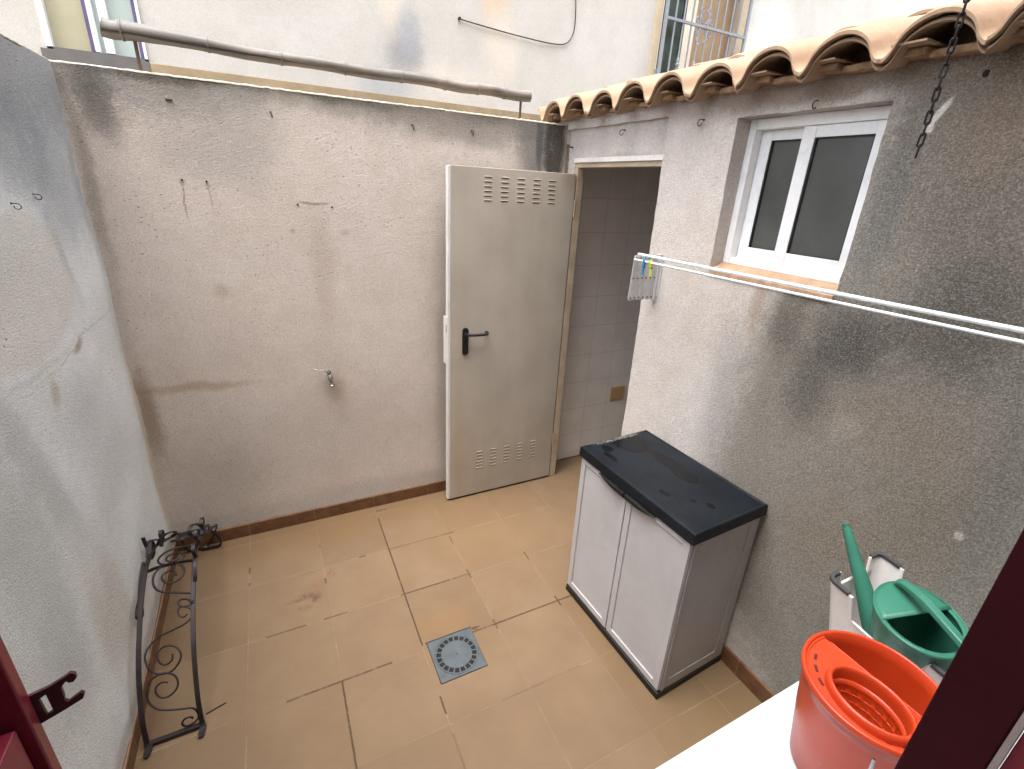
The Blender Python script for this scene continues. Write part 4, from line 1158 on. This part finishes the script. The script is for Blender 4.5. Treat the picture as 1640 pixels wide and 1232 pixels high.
for k in 'ABCED':
    b = MB(); pp = catmull(SC[k], 5); b.tube(pp, .0035 if k in 'AB' else .0042, 7); b.build('scroll', 'iron', gi)
b = MB(); b.tube([(-2.172, -.636, .402), (-2.146, -.631, .406), (-2.107, -.629, .407), (-2.072, -.628, .407), (-2.031, -.633, .406), (-2.012, -.636, .404)], 1.0, flat=(.012, .006), up=(0, 0, 1)); b.build('scroll', 'iron', gi)
# a second set of scrolls on the part that falls away to the corner
def plane_pt(u, s):     # u across 0..1, s along the far slope
    return (-2.172 + .16 * u, -.46 + .40 * s, .385 - .235 * s)
for (uc, sc_, r_, sg) in ((.5, .22, .36, 1), (.5, .55, .34, -1), (.52, .84, .28, 1)):
    pp = []
    for i in range(34):
        t = i / 33; a = (0 if sg > 0 else math.pi) + sg * 4.2 * math.pi * t * .85; rr_ = r_ * (1 - .72 * t)
        pp.append(plane_pt(uc + rr_ * math.cos(a), sc_ + rr_ * .42 * math.sin(a)))
    b = MB(); b.tube(pp, .0036, 7); b.build('scroll', 'iron', gi)
ribbons = {
    'finial': [[(-2.195, -.493, .466), (-2.193, -.492, .43), (-2.19, -.493, .407), (-2.187, -.496, .368)],
               [(-2.186, -.535, .395), (-2.188, -.499, .415), (-2.188, -.474, .425), (-2.186, -.43, .402), (-2.180, -.364, .349)],
               [(-2.145, -.49, .40), (-2.135, -.470, .437), (-2.13, -.482, .473), (-2.13, -.507, .488), (-2.13, -.520, .476), (-2.13, -.505, .462), (-2.13, -.492, .466)],
               [(-2.18, -.516, .408), (-2.18, -.475, .425), (-2.178, -.455, .400), (-2.178, -.484, .372), (-2.178, -.53, .38), (-2.178, -.545, .40), (-2.178, -.515, .412)],
               [(-2.005, -.45, .389), (-2.0, -.40, .405), (-2.0, -.385, .428), (-2.0, -.410, .442), (-2.0, -.432, .430), (-2.0, -.422, .414), (-2.0, -.408, .416)],
               [(-2.003, -.62, .412), (-2.0, -.66, .44), (-2.0, -.676, .480), (-2.0, -.650, .492), (-2.0, -.632, .470), (-2.0, -.655, .445), (-2.0, -.70, .43), (-2.0, -.73, .405), (-2.003, -.74, .382)],
               [(-2.003, -.50, .40), (-2.0, -.55, .43), (-2.0, -.585, .475), (-2.0, -.565, .496), (-2.0, -.54, .478), (-2.0, -.56, .45)],
               [(-2.014, -.43, .375), (-2.02, -.45, .42), (-2.02, -.49, .44), (-2.02, -.505, .42), (-2.02, -.485, .405)],
               [(-2.190, -.58, .41), (-2.196, -.64, .372), (-2.198, -.70, .33), (-2.198, -.745, .325), (-2.198, -.768, .308), (-2.198, -.752, .284), (-2.198, -.725, .272), (-2.196, -.715, .296), (-2.196, -.735, .305)],
               ]}
for pth in ribbons['finial']:
    b = MB(); pp = catmull(pth, 6); b.tube(pp, 1.0, flat=(.013, .0045), up=(1, 0, 0)); b.build('finial', 'iron', gi)
b = MB()
for pth in ([(-2.068, -.05, .110), (-2.039, -.05, .113), (-2.019, -.05, .085), (-2.004, -.05, .036), (-2.018, -.05, .009), (-2.06, -.048, .007), (-2.10, -.045, .008)],
            [(-2.175, -.07, .15), (-2.175, -.04, .11), (-2.17, -.035, .05), (-2.15, -.035, .01), (-2.09, -.035, .008)],
            [(-2.01, -.07, .155), (-2.01, -.04, .13), (-2.03, -.03, .08), (-2.05, -.03, .04), (-2.07, -.03, .012)],
            [(-2.17, -.10, .17), (-2.10, -.09, .165), (-2.012, -.10, .17)]):
    b.tube(catmull(pth, 6), 1.0, flat=(.016, .006), up=(0, 1, 0))
b.build('foot', 'iron', gi)
for (x, y, z, sx_) in ((-2.178, -.50, .398, .017), (-2.008, -.50, .398, .015), (-2.012, -.812, .344, .014), (-2.178, -.60, .411, .015), (-2.008, -.43, .372, .016), (-2.175, -.36, .334, .014), (-2.09, -.628, .407, .010)):
    b = MB(); b.lathe([(.001, -.011), (sx_ * .5, -.008), (sx_ * .62, 0), (sx_ * .5, .008), (.001, .011)], (x, y, z), 10); b.build('collar', 'iron', gi)
for pth in ([(-2.178, -.30, .29), (-2.172, -.34, .35), (-2.165, -.37, .40), (-2.16, -.40, .40), (-2.162, -.40, .375), (-2.165, -.38, .37)],
            [(-2.165, -.46, .39), (-2.145, -.45, .42), (-2.12, -.42, .415), (-2.11, -.38, .38), (-2.13, -.36, .35)],
            [(-2.02, -.30, .30), (-2.03, -.33, .36), (-2.045, -.37, .395), (-2.06, -.40, .385), (-2.05, -.40, .36)],
            [(-2.0, -.34, .33), (-1.99, -.36, .37), (-1.99, -.40, .385), (-1.995, -.42, .37)]):
    b = MB(); b.tube(catmull(pth, 6), 1.0, flat=(.013, .005), up=(1, 0, 0)); b.build('finial', 'iron', gi)
b = MB(); b.tube([(-2.004, -1.03, .0035), (-1.94, -1.012, .0035)], .0022, 6); b.build('wire_end', 'iron', gi)

# ================================================================== TAP
tp = thing('garden_tap', 'small chrome garden tap with a thin bent lever on the back wall', 'tap', (-1.372, 0, .9))
b = MB(); b.tube([(-1.378, .0, .905), (-1.376, -.030, .905)], .008, 12); b.lathe([(.015, 0), (.015, .001)], (-1.378, -.006, .905), 4)
b.tube(catmull([(-1.376, -.026, .918), (-1.374, -.032, .905), (-1.372, -.036, .888), (-1.370, -.038, .870), (-1.369, -.038, .860)], 4), [.0105, .0105, .0115, .012, .012, .0135, .0138, .0125, .011, .010, .0095, .009, .0085, .0085, .0085, .0085, .0085], 14)
b.lathe([(0, 0), (.0125, 0), (.013, .002), (.013, .008), (.0085, .010)], (-1.369, -.038, .851), 16)
b.build('spout', 'chrome', tp)
b = MB(); b.lathe([(.0, .018), (.005, .018), (.005, .012), (.011, .012), (.011, .004), (.008, .002), (.008, -.006)], (-1.377, -.029, .922), 14); b.build('valve_nut', 'brass', tp)
b = MB(); b.tube(catmull([(-1.380, -.032, .926), (-1.392, -.036, .938), (-1.400, -.038, .946), (-1.425, -.038, .950), (-1.458, -.036, .958)], 4), .0026, 8); b.build('lever', 'chrome', tp)
b = MB(); b.lathe([(.019, 0), (.019, .001)], (0, 0, 0), 3)

# ================================================================== HOOKS AND SCREWS
def hook(loc, axis, s, lab, group='wire hooks screwed into the walls', k=.88):
    """axis: wall normal axis, s direction out of the wall"""
    h = thing('wall_hook', lab, 'hook', loc, 0, group)
    def P(u, w, z):
        p = [0, 0, z]; p[axis] = s * w; p[1 - axis] = u; return Vector(p)
    b = MB()
    pts = [P(0, -.004, 0), P(0, .012, 0)]
    for i in range(14):
        a = math.pi / 2 - 1.55 * math.pi * i / 13
        pts.append(P(.003 * i / 13 * 2, .020 + .013 * math.cos(a), -.013 + .013 * math.sin(a)))
    b.tube(pts, .0021, 7); o = b.build('wire', 'dark_wire', h, local=True)
    b = MB(); b.tube([P(0, -.002, 0), P(0, .003, 0)], .0055, 10); b.build('collar', 'rust_metal', h, local=True)
    h.scale = (k, k, k)
    return h
hook((-1.51, 0, 2.143), 1, -1, 'leftmost full wire hook high on the back wall, under the bamboo pole')
hook((-.89, 0, 2.153), 1, -1, 'middle wire hook high on the back wall, left of the door top')
hook((-.58, 0, 2.156), 1, -1, 'wire hook on the back wall just above the open door')
hook((0.02, -.493, 2.182), 0, -1, 'wire hook on the lintel above the doorway')
hook((0, -1.010, 2.183), 0, -1, 'wire hook on the wall between the doorway and the small window')
hook((.012, -1.469, 2.20), 0, -1, 'wire hook above the small sliding window')
hook((-W, -.52, 1.80), 0, 1, 'wire hook on the left wall nearer the corner, above the pale patch', k=.6)
hook((-W, -.69, 1.782), 0, 1, 'wire hook on the left wall at the photo edge, above the pale patch', k=.6)
def screw(loc, axis, s, lab, r=.0045):
    b = MB(); p0 = [0, 0, 0]; p1 = [0, 0, 0]; p1[axis] = s * .005; p0[axis] = -s * .004
    b.tube([p0, p1], r, 10)
    o = b.build('screw', 'drain_dark'); o.location = loc
    tag(o, lab, 'screw', 'rusty screws in the back wall')
screw((-1.880, 0, 1.852), 1, -1, 'rusty screw at upper left of the back wall with the longer rust streak')
screw((-1.792, 0, 1.850), 1, -1, 'rusty screw at upper left of the back wall with the shorter rust streak')
screw((-1.441, 0, 1.768), 1, -1, 'dark screw at the left end of the short horizontal rust line')
screw((-1.291, 0, 1.762), 1, -1, 'dark screw at the right end of the short horizontal rust line')
b = MB(); b.box((-1.885, -.006, 2.148), (-1.862, .002, 2.152)); o = b.build('metal_stub', 'dark_wire'); tag(o, 'tiny dark metal stub high on the left end of the back wall', 'metal stub')
b = MB(); b.tube([(.022, -.033, 2.128), (.01, -.045, 2.122), (-.004, -.04, 2.126)], .004, 7); o = b.build('metal_stub', 'dark_wire'); tag(o, 'small bent metal stub in the corner beside the lintel', 'metal stub')
b = MB(); b.lathe([(0, 0), (.011, .001), (.012, .004)], (0, 0, 0), 10); o = b.build('wall_plug', 'drain_dark'); o.location = (-.001, -1.883, 2.212); o.rotation_euler = (0, R(90), 0); tag(o, 'dark round plug hole in the grey wall right of the chain', 'wall plug')

# ================================================================== CHAIN
ch = thing('chain', 'rusty dark iron chain hanging in front of the tiled eave', 'chain', (-.2, -1.89, 2.0))
zc_ = on = 2.012; k = 0; ytop = -1.893
def link(z, turned, tilt):
    pts = []; hl, hw = .0095, .0048
    for i in range(20):
        a = 2 * math.pi * i / 20
        u = hw * math.cos(a); w = (hl - hw) * (1 if math.sin(a) > 0 else -1) + hw * math.sin(a) if abs(math.sin(a)) > .02 else 0
        w = (hl if math.sin(a) > 0 else -hl) + hw * math.sin(a)
        pts.append((u, 0, w))
    m4 = Matrix.Translation((-.2, -1.893, z)) @ Matrix.Rotation(tilt, 4, 'Y') @ Matrix.Rotation(R(80 if turned else 0) + R(30), 4, 'Z')
    return [m4 @ Vector(p) for p in pts]
z = 2.028
while z < 2.72:
    b = MB(); b.tube(link(z, k % 2, R(random.uniform(-6, 6))), .0023, 7, closed=True); b.build('link', 'chain', ch)
    z += .0232; k += 1

# ================================================================== DRYING RACK on the right wall
rk = thing('drying_rack', 'folded wall drying rack with grey scissor plate and two long white rods', 'drying rack', (-.08, -.9, 1.43))
b = MB(); b.tube([(-.142, -.905, 1.655), (-.142, -2.6, 1.672)], .0062, 12); b.build('rod', 'alu', rk)
b = MB(); b.tube([(-.152, -.898, 1.631), (-.152, -2.6, 1.650)], .0048, 12); b.build('rod', 'alu', rk)
b = MB(); b.tube([(-.1515, -1.315, 1.6357), (-.1515, -1.335, 1.6359)], .0054, 12); b.build('rod_joint', 'alu', rk)
for (yy, side) in ((-.895, 1), (-2.58, -1)):
    for i in range(6):
        xx = -.146 + .0245 * i
        b = MB(); m4 = Matrix.Translation((xx, yy + (.0008 if i % 2 else -.0008), 1.548)) @ Matrix.Rotation(R(1.8), 4, 'Y')
        out = [(-.0108, -.098), (.0108, -.098), (.0108, .098), (-.0108, .098)]
        b.prism([(-.0117, -.094), (-.007, -.101), (.007, -.101), (.0117, -.094), (.0117, .094), (.007, .101), (-.007, .101), (-.0117, .094)], 1, -.0018, .0018, m4)
        ar = b.build('scissor_arm', 'rack_grey', rk, bevel=.0008, seg=1)
        b = MB()
        for zz in (-.088, .0, .088):
            p = m4 @ Vector((0, -.0018, zz)); q_ = m4 @ Vector((0, -.0044, zz)); b.tube([p, q_], .0032, 10)
        b.build('rivet', 'rivet', ar)
    b = MB(); b.box((-.017, yy - .010, 1.44), (-.001, yy + .010, 1.652)); b.box((-.005, yy - .020, 1.46), (-.0005, yy + .020, 1.64)); b.build('wall_bracket', 'rack_grey', rk, bevel=.0015)
# pegs clipped on the lower rod
def peg(y, tilt, mat, lab, nm='clothes_peg'):
    zr = 1.631 + (-.898 - y) * .0112
    t = thing(nm, lab, 'clothes peg', (-.152, y, zr), 0, 'clothes pegs on the drying rack')
    for s in (-1, 1):
        b = MB(); m4 = Matrix.Rotation(tilt, 4, 'X') @ Matrix.Rotation(s * R(7), 4, 'Y')
        b.prism([(s * .001, .010), (s * .0055, .013), (s * .0075, .004), (s * .0065, -.020), (s * .0085, -.056), (s * .0055, -.058), (s * .0018, -.022), (s * .0012, -.004), (s * .0035, .002)], 1, -.0055, .0055, m4)
        b.build('jaw', mat, t, local=True, bevel=.0008, seg=1)
    b = MB(); m4 = Matrix.Rotation(tilt, 4, 'X'); b.tube([m4 @ Vector((0, -.007, -.022)), m4 @ Vector((0, .007, -.022))], .0042, 10); b.build('spring', 'rivet', t, local=True)
peg(-.962, R(4), 'blue_peg', 'blue clothes peg clipped on the lower rod')
peg(-1.000, R(-14), 'lime_peg', 'lime green clothes peg clipped on the lower rod')

# ================================================================== CATCH on the left leaf
import bmesh
bm = bmesh.new()
OUT = [(-1.826, 1.461), (-1.809, 1.4655), (-1.798, 1.471), (-1.793, 1.474), (-1.790, 1.4715), (-1.790, 1.4665), (-1.793, 1.463), (-1.796, 1.4635), (-1.7975, 1.466), (-1.802, 1.461), (-1.8025, 1.449), (-1.8032, 1.444), (-1.801, 1.4415), (-1.796, 1.445), (-1.791, 1.448), (-1.789, 1.445), (-1.791, 1.440), (-1.804, 1.434), (-1.826, 1.425)]
HOLE = [(-1.8187, 1.4548), (-1.8130, 1.4580), (-1.8127, 1.4370), (-1.8178, 1.4332)]
ed = []
for loop in (OUT, HOLE):
    vv = [bm.verts.new((x, 0, z)) for x, z in loop]
    ed += [bm.edges.new((vv[i], vv[(i + 1) % len(vv)])) for i in range(len(vv))]
bmesh.ops.triangle_fill(bm, use_beauty=True, edges=ed)
me = bpy.data.meshes.new('catch_plate'); 
for v_ in bm.verts: v_.co -= Vector((LXb, -.650 + .002, 1.135))
bm.to_mesh(me); bm.free(); me.materials.append(M['catch'])
for v_ in me.vertices: v_.co.y = .652
o = bpy.data.objects.new('catch_plate', me); scene.collection.objects.link(o); o.parent = CATCH
md = o.modifiers.new('solid', 'SOLIDIFY'); md.thickness = .003; md.offset = 0

# ================================================================== WHITE APPLIANCE below the camera
ap = thing('chest_freezer', 'white appliance top at the bottom right, under the red bucket', 'appliance', (-.6, -2.49, 0))
b = MB(); b.box((-1.12, -2.785, .03), (-.02, -2.195, .765)); b.build('body', 'appliance', ap, bevel=.01)
b = MB(); b.box((-1.13, -2.79, .768), (-.014, -2.180, .80)); b.build('lid', 'appliance', ap, bevel=.006, seg=3)
b = MB()
for (x, y) in ((-1.05, -2.25), (-.1, -2.25), (-1.05, -2.72), (-.1, -2.72)): b.tube([(x, y, 0), (x, y, .031)], .02, 12)
b.build('foot', 'black', ap)

# ================================================================== UPTURNED STOOL
st = thing('stool', 'upturned white plastic step stool with charcoal rubber feet behind the red bucket', 'stool', (-.29, -2.25, .80))
sb = .8005; sa = .953; tip = 1.020          # seat underside, apron edge, leg tips
X0b, X1b, Y0b, Y1b = -.375, -.215, -2.385, -2.150
X0t, X1t, Y0t, Y1t = -.416, -.186, -2.415, -2.112
def crn(t):  # outer rectangle at height fraction
    return (X0b + (X0t - X0b) * t, X1b + (X1t - X1b) * t, Y0b + (Y0t - Y0b) * t, Y1b + (Y1t - Y1b) * t)
ta = (sa - sb) / (tip - sb)
b = MB(); b.box((X0b, Y0b, sb), (X1b, Y1b, sb + .012)); b.build('seat', 'stool', st, bevel=.004)
th = .0035
def panel_quad(mb, p0, p1, p2, p3, nrm, t=th):
    n_ = Vector(nrm) * t
    vs = [Vector(p) for p in (p0, p1, p2, p3)]; vs += [v + n_ for v in vs]
    mb.add(vs, [(0, 1, 2, 3), (7, 6, 5, 4), (0, 4, 5, 1), (1, 5, 6, 2), (2, 6, 7, 3), (3, 7, 4, 0)])
def at(xs, ys, t):
    x0, x1, y0, y1 = crn(t); return x0 + (x1 - x0) * xs, y0 + (y1 - y0) * ys
def strip(mb, fixed, val, a, b_, t0, t1, nrm):
    q = []
    for (s_, t) in ((a, t0), (b_, t0), (b_, t1), (a, t1)):
        xs, ys = (val, s_) if fixed == 'x' else (s_, val)
        x, y = at(xs, ys, t); q.append((x, y, sb + (tip - sb) * t))
    panel_quad(mb, *q, nrm)
b = MB()
for (v_, nx) in ((0, 1), (1, -1)): strip(b, 'x', v_, .09, .91, 0, ta, (nx, 0, 0))
for (v_, ny) in ((0, 1), (1, -1)): strip(b, 'y', v_, .12, .88, 0, .82, (0, ny, 0))
b.build('apron', 'stool', st)
b = MB()
for (v_) in (0, 1):
    pts = []
    for k in range(9):
        x, y = at(v_, .26 + .48 * k / 8, ta); pts.append((x, y, sa))
    b.tube(pts, .0035, 6)
for v_ in (0, 1):
    x, y = at(0.12, v_, .82); x2, y2 = at(.88, v_, .82); zz = sb + (tip - sb) * .82; b.tube([(x, y, zz), (x2, y2, zz)], .0042, 6)
b.build('rim', 'stool', st)
for xs in (0, 1):
    for ys in (0, 1):
        b = MB(); nx = 1 if xs == 0 else -1; ny = 1 if ys == 0 else -1
        ya, yb = (0, .27) if ys == 0 else (.73, 1)
        # curved L wall
        n = 12; ring0 = []; ring1 = []
        def Lpt(u, t, inset):
            # u 0..1 along the L: first along the x-side panel, round the corner, then short return
            x0, x1, y0, y1 = crn(t); cx_ = x0 if xs == 0 else x1; cy_ = y0 if ys == 0 else y1
            la, lb, r_ = .062, .045, .018
            cx_ += nx * inset; cy_ += ny * inset; la -= 0; 
            tot = la + lb
            d = u * tot
            if d < la - r_: return (cx_, cy_ + ny * (la - d))
            if d > la + r_: return (cx_ + nx * (d - la), cy_)
            a = (d - (la - r_)) / (2 * r_) * math.pi / 2
            return (cx_ + nx * (r_ - r_ * math.cos(a)), cy_ + ny * (r_ - r_ * math.sin(a)))
        rows = []
        for (t, ins) in ((.03, -.0008), (1.0, -.0004), (1.0, th), (.03, th)):
            rows.append([(*Lpt(k / n, t, ins), sb + (tip - sb) * t) for k in range(n + 1)])
        vs = [p for r_ in rows for p in r_]; fs = []; m = n + 1
        for r_ in range(4):
            for k in range(n): fs.append((r_ * m + k, r_ * m + k + 1, ((r_ + 1) % 4) * m + k + 1, ((r_ + 1) % 4) * m + k))
        fs += [(0, m, 2 * m, 3 * m), (n, m + n, 2 * m + n, 3 * m + n)]
        b.add(vs, fs); b.tube([(*Lpt(0, t, .002), sb + (tip - sb) * t) for t in (ta, 1.0)], .0042, 7)
        b.tube([(*Lpt(1, t, .002), sb + (tip - sb) * t) for t in (ta, 1.0)], .0042, 7)
        lgo = b.build('leg', 'stool', st)
        shade_auto(lgo, 60)
        f = MB(); f.tube([(*Lpt(.06 + .9 * k / n, 1.0, .0018), tip + .001) for k in range(n + 1)], 1.0, flat=(.010, .011), up=(0, 0, 1)); f.build('rubber_foot', 'stool_foot', lgo, bevel=.001, seg=1)

# the stool stands turned a little toward the house
for o_ in [st] + list(st.children_recursive):
    if o_.type == 'MESH':
        off = ROOTLOC.get(o_.name, Vector((0, 0, 0)))
        for v_ in o_.data.vertices:
            wy = v_.co.y + st.location.y
            v_.co.x += .165 * (wy + 2.112)
# ================================================================== WATERING CAN
wc = thing('watering_can', 'green plastic watering can with long spout standing in the upturned stool', 'watering can', (-.378, -2.29, .81))
CC = (-.378, -2.290); a1, a2 = .1130, .0865; rt = math.atan2(-.436, -.900)
def ell(r, z, c=CC, n=56):
    pts = []
    for j in range(n):
        a = 2 * math.pi * j / n; x = r * a1 * math.cos(a); y = r * a2 * math.sin(a)
        pts.append((c[0] + x * math.cos(rt) - y * math.sin(rt), c[1] + x * math.sin(rt) + y * math.cos(rt), z))
    return pts
ztop = 1.052
def loft(mb, rings, close_first=False, close_last=False, smooth=True):
    n = len(rings[0]); vs = [p for r_ in rings for p in r_]; fs = []
    for i in range(len(rings) - 1):
        for j in range(n): fs.append((i * n + j, i * n + (j + 1) % n, (i + 1) * n + (j + 1) % n, (i + 1) * n + j))
    if close_first: fs.append(tuple(range(n))[::-1])
    if close_last: fs.append(tuple(range((len(rings) - 1) * n, len(rings) * n)))
    mb.add(vs, fs, smooth)
def inset_ring(pts, c, d):
    out = []
    for p in pts:
        v_ = Vector((p[0] - c[0], p[1] - c[1])); l = v_.length; k = (l - d) / l; out.append((c[0] + v_.x * k, c[1] + v_.y * k, p[2]))
    return out
b = MB()
cb_ = (-.325, -2.285)
outer = []
for (f_, k, z) in ((0, .62, .8135), (0, .68, .82), (.35, .80, .90), (.7, .90, .98), (1, .955, 1.03), (1, .97, 1.040), (1, 1.0, 1.043), (1, 1.012, 1.048), (1, 1.0, ztop + .001), (1, .975, ztop)):
    c = (cb_[0] + (CC[0] - cb_[0]) * f_, cb_[1] + (CC[1] - cb_[1]) * f_); outer.append(ell(k, z, c))
inner = [ell(.93, 1.046), ell(.90, 1.0, (CC[0] + .01, CC[1])), ell(.72, .85, (cb_[0] + .01, cb_[1])), ell(.5, .822, cb_)]
loft(b, outer + inner, True, True); b.build('body', 'can_green', wc)
# half cover toward the spout; its straight edge from left to right
pL, pR = Vector((-.437, -2.270)), Vector((-.277, -2.316))
dv = (pR - pL).normalized(); nv_ = Vector((-dv.y, dv.x))
if nv_.y < 0: nv_ = -nv_
ring_ = ell(.975, ztop - .001)
top = [p for p in ring_ if (Vector(p[:2]) - pL).dot(nv_) > .0]
top.sort(key=lambda p: math.atan2(p[1] - CC[1] - .02, p[0] - CC[0]))
ctr = Vector((sum(p[0] for p in top) / len(top), sum(p[1] for p in top) / len(top)))
b = MB()
nn_ = len(top); vs = []
for p in top: vs.append((p[0], p[1], ztop - .001))
for p in top:
    q = Vector(p[:2]) * .8 + ctr * .2; vs.append((q.x, q.y, ztop + .002))
vs.append((ctr.x, ctr.y, ztop + .004))
fs = [(i, i + 1, nn_ + i + 1, nn_ + i) for i in range(nn_ - 1)] + [(nn_ + i, nn_ + i + 1, 2 * nn_) for i in range(nn_ - 1)] + [(nn_ - 1, 0, nn_, 2 * nn_ - 1), (2 * nn_ - 1, nn_, 2 * nn_)]
b.add(vs, fs, True); b.build('top_cover', 'can_green', wc, solid=.003)
# rear overhang ring, narrow lip inside
b = MB(); r0 = ell(.985, ztop - .002); r1 = ell(.885, ztop - .003); r2 = ell(.885, ztop - .008)
loft(b, [r0, r1, r2]); b.build('inner_lip', 'can_green', wc, solid=.002)
# handle
b = MB(); hp = catmull([(-.362, -2.232, ztop - .004), (-.368, -2.240, ztop + .022), (-.372, -2.262, ztop + .044), (-.370, -2.295, ztop + .050), (-.362, -2.330, ztop + .040), (-.352, -2.360, ztop + .016), (-.348, -2.372, ztop - .012)], 6)
hp = catmull([(-.322, -2.214, ztop - .006), (-.330, -2.222, ztop + .014), (-.346, -2.240, ztop + .028), (-.368, -2.284, ztop + .034), (-.398, -2.344, ztop + .030), (-.412, -2.384, ztop + .018), (-.412, -2.398, ztop - .006)], 6)
b.tube(hp, 1.0, flat=(.021, .015), up=(1, .25, 0)); b.build('handle', 'can_green', wc, bevel=.004, seg=3)
# spout
b = MB(); sp = catmull([(-.338, -2.240, .870), (-.330, -2.197, .930), (-.320, -2.160, .980), (-.311, -2.117, 1.035), (-.304, -2.077, 1.090), (-.302, -2.060, 1.114)], 6)
m = len(sp); rad = [.029 - .0215 * (i / (m - 1)) ** .95 for i in range(m)]; rad[-1] = .0085; rad[-2] = .0088; rad[-3] = .0078
b.tube(sp, rad, 20); b.build('spout', 'can_green', wc)

# ================================================================== RED MOP BUCKET
mbk = thing('mop_bucket', 'orange red mop bucket with conical wringer on the white appliance', 'bucket', (-.6466, -2.345, .80))
c0 = (-.6466, -2.345, 0); Rr = .1235; zr = 1.048
b = MB(); b.lathe([(.001, .8015), (.088, .8015), (.093, .806), (.110, .93), (.118, 1.005), (.1205, 1.030), (.1225, 1.031), (.1265, 1.034), (.1275, 1.040), (.1265, 1.0475), (.123, 1.0495), (.1195, 1.047), (.1165, 1.02), (.108, .93), (.090, .812), (.001, .808)], c0, 72); b.build('body', 'orange', mbk)
# wringer tray: segment of disc left of the chord x=-.629
zt_ = 1.040; chx = -.627; ringc = Vector((-.693, -2.357)); rx_, ry_, rrot = .0480, .0650, R(0)
tray = MB(); ns = 60
th0 = math.acos((chx - c0[0]) / .1185)
arc = [(c0[0] + .1185 * math.cos(a), c0[1] + .1185 * math.sin(a)) for a in [th0 + (2 * math.pi - 2 * th0) * i / ns for i in range(ns + 1)]]
chord = [(chx, c0[1] - .1185 * math.sin(th0) + 2 * .1185 * math.sin(th0) * i / 20) for i in range(1, 20)]
outl = arc + chord
# radial match from ring centre
outl.sort(key=lambda p: math.atan2(p[1] - ringc.y, p[0] - ringc.x))
kx, ky = rx_ * 1.18, ry_ * 1.18
def ringp(a, k=1.18): return (ringc.x + rx_ * k * math.cos(a), ringc.y + ry_ * k * math.sin(a))
inn = []
for p in outl:
    a = math.atan2((p[1] - ringc.y) / ry_, (p[0] - ringc.x) / rx_); q = ringp(a)
    if q[0] > chx - .002: q = (chx - .002, q[1])
    inn.append(q)
n = len(outl); vs = [(x, y, zt_) for x, y in outl] + [(x, y, zt_) for x, y in inn]
fs = [(i, (i + 1) % n, n + (i + 1) % n, n + i) for i in range(n)]
tray.add(vs, fs); wr = tray.build('wringer_tray', 'orange', mbk, solid=.004)
b = MB(); b.box((chx - .002, c0[1] - .101, zt_ - .012), (chx + .002, c0[1] + .101, zt_ + .004))
b.tube([(c0[0] + .1165 * math.cos(a), c0[1] + .1165 * math.sin(a), zt_ + .002) for a in [th0 + (2 * math.pi - 2 * th0) * i / 40 for i in range(41)]], .0028, 8)
b.build('tray_rib', 'orange', wr, bevel=.001, seg=1)
b = MB()
for (x, y, an) in ((-.690, -2.252, 25), (-.714, -2.269, 45), (-.733, -2.291, 62), (-.734, -2.408, 118), (-.712, -2.430, 140), (-.686, -2.445, 155)):
    m4 = Matrix.Translation((x, y, zt_ + .0022)) @ Matrix.Rotation(R(an), 4, 'Z'); b.box((-.008, -.0028, 0), (.008, .0028, .0006), m4)
b.build('drain_slot', simple('deep_red_slot', srgb(88, 10, 6), .8), wr)
# rounded collar
b = MB(); ncol = 72; prof = []
for i in range(14):
    a = math.pi * 1.15 * i / 13 - .15; prof.append((.0085 * math.cos(a), .0085 * math.sin(a)))
vs = []; fs = []
prof = [(.0115, zt_ + .000), (.0112, zt_ + .008), (.0098, zt_ + .0145), (.0070, zt_ + .0180), (.0040, zt_ + .0190), (.0012, zt_ + .017), (-.0008, zt_ + .012), (-.0018, zt_ + .002), (-.0025, zt_ - .010)]
for (d, z) in prof:
    for j in range(ncol):
        a = 2 * math.pi * j / ncol; vs.append((ringc.x + (rx_ + d) * math.cos(a), ringc.y + (ry_ + d) * math.sin(a), z))
for i in range(len(prof) - 1):
    for j in range(ncol): fs.append((i * ncol + j, i * ncol + (j + 1) % ncol, (i + 1) * ncol + (j + 1) % ncol, (i + 1) * ncol + j))
b.add(vs, fs, True); b.build('collar', 'orange', wr, subd=1)
# pierced cone
b = MB(); nseg = 48; rows = [(0, -.010)] + [(.0045 * k, -.010 - .0115 * k) for k in range(1, 9)]
lv = [(0, zt_ - .010), (.002, zt_ - .020)]
z = zt_ - .020; d = .002
for k in range(5):
    z -= .0035; d += .0006; lv.append((d, z)); z -= .013; d += .0022; lv.append((d, z))
z -= .004; lv.append((d + .002, z))
vs = []; fs = []
for (d, z) in lv:
    for j in range(nseg):
        a = 2 * math.pi * j / nseg; vs.append((ringc.x + (rx_ - .0025 - d) * math.cos(a), ringc.y + (ry_ - .0025 - d) * math.sin(a), z))
for i in range(len(lv) - 1):
    for j in range(nseg):
        if i >= 2 and i % 2 == 0 and j % 3 != 0: continue
        fs.append((i * nseg + j, i * nseg + (j + 1) % nseg, (i + 1) * nseg + (j + 1) % nseg, (i + 1) * nseg + j))
b.add(vs, fs, True)
rx2, ry2 = rx_ - .0025 - lv[-1][0], ry_ - .0025 - lv[-1][0]; zb_ = lv[-1][1]
for q in (-.66, -.33, 0, .33, .66):
    b.box((ringc.x + q * rx2 - .0015, ringc.y - ry2 * math.sqrt(1 - q * q), zb_ - .002), (ringc.x + q * rx2 + .0015, ringc.y + ry2 * math.sqrt(1 - q * q), zb_ + .001))
    b.box((ringc.x - rx2 * math.sqrt(1 - q * q), ringc.y + q * ry2 - .0015, zb_ - .0026), (ringc.x + rx2 * math.sqrt(1 - q * q), ringc.y + q * ry2 + .0015, zb_ + .0004))
b.build('cone_basket', 'orange', wr, solid=.0016)
b = MB(); b.tube([(-.757, -2.410, 1.013), (-.7585, -2.412, .985)], .0028, 8); b.build('handle_pin', 'chrome', mbk)
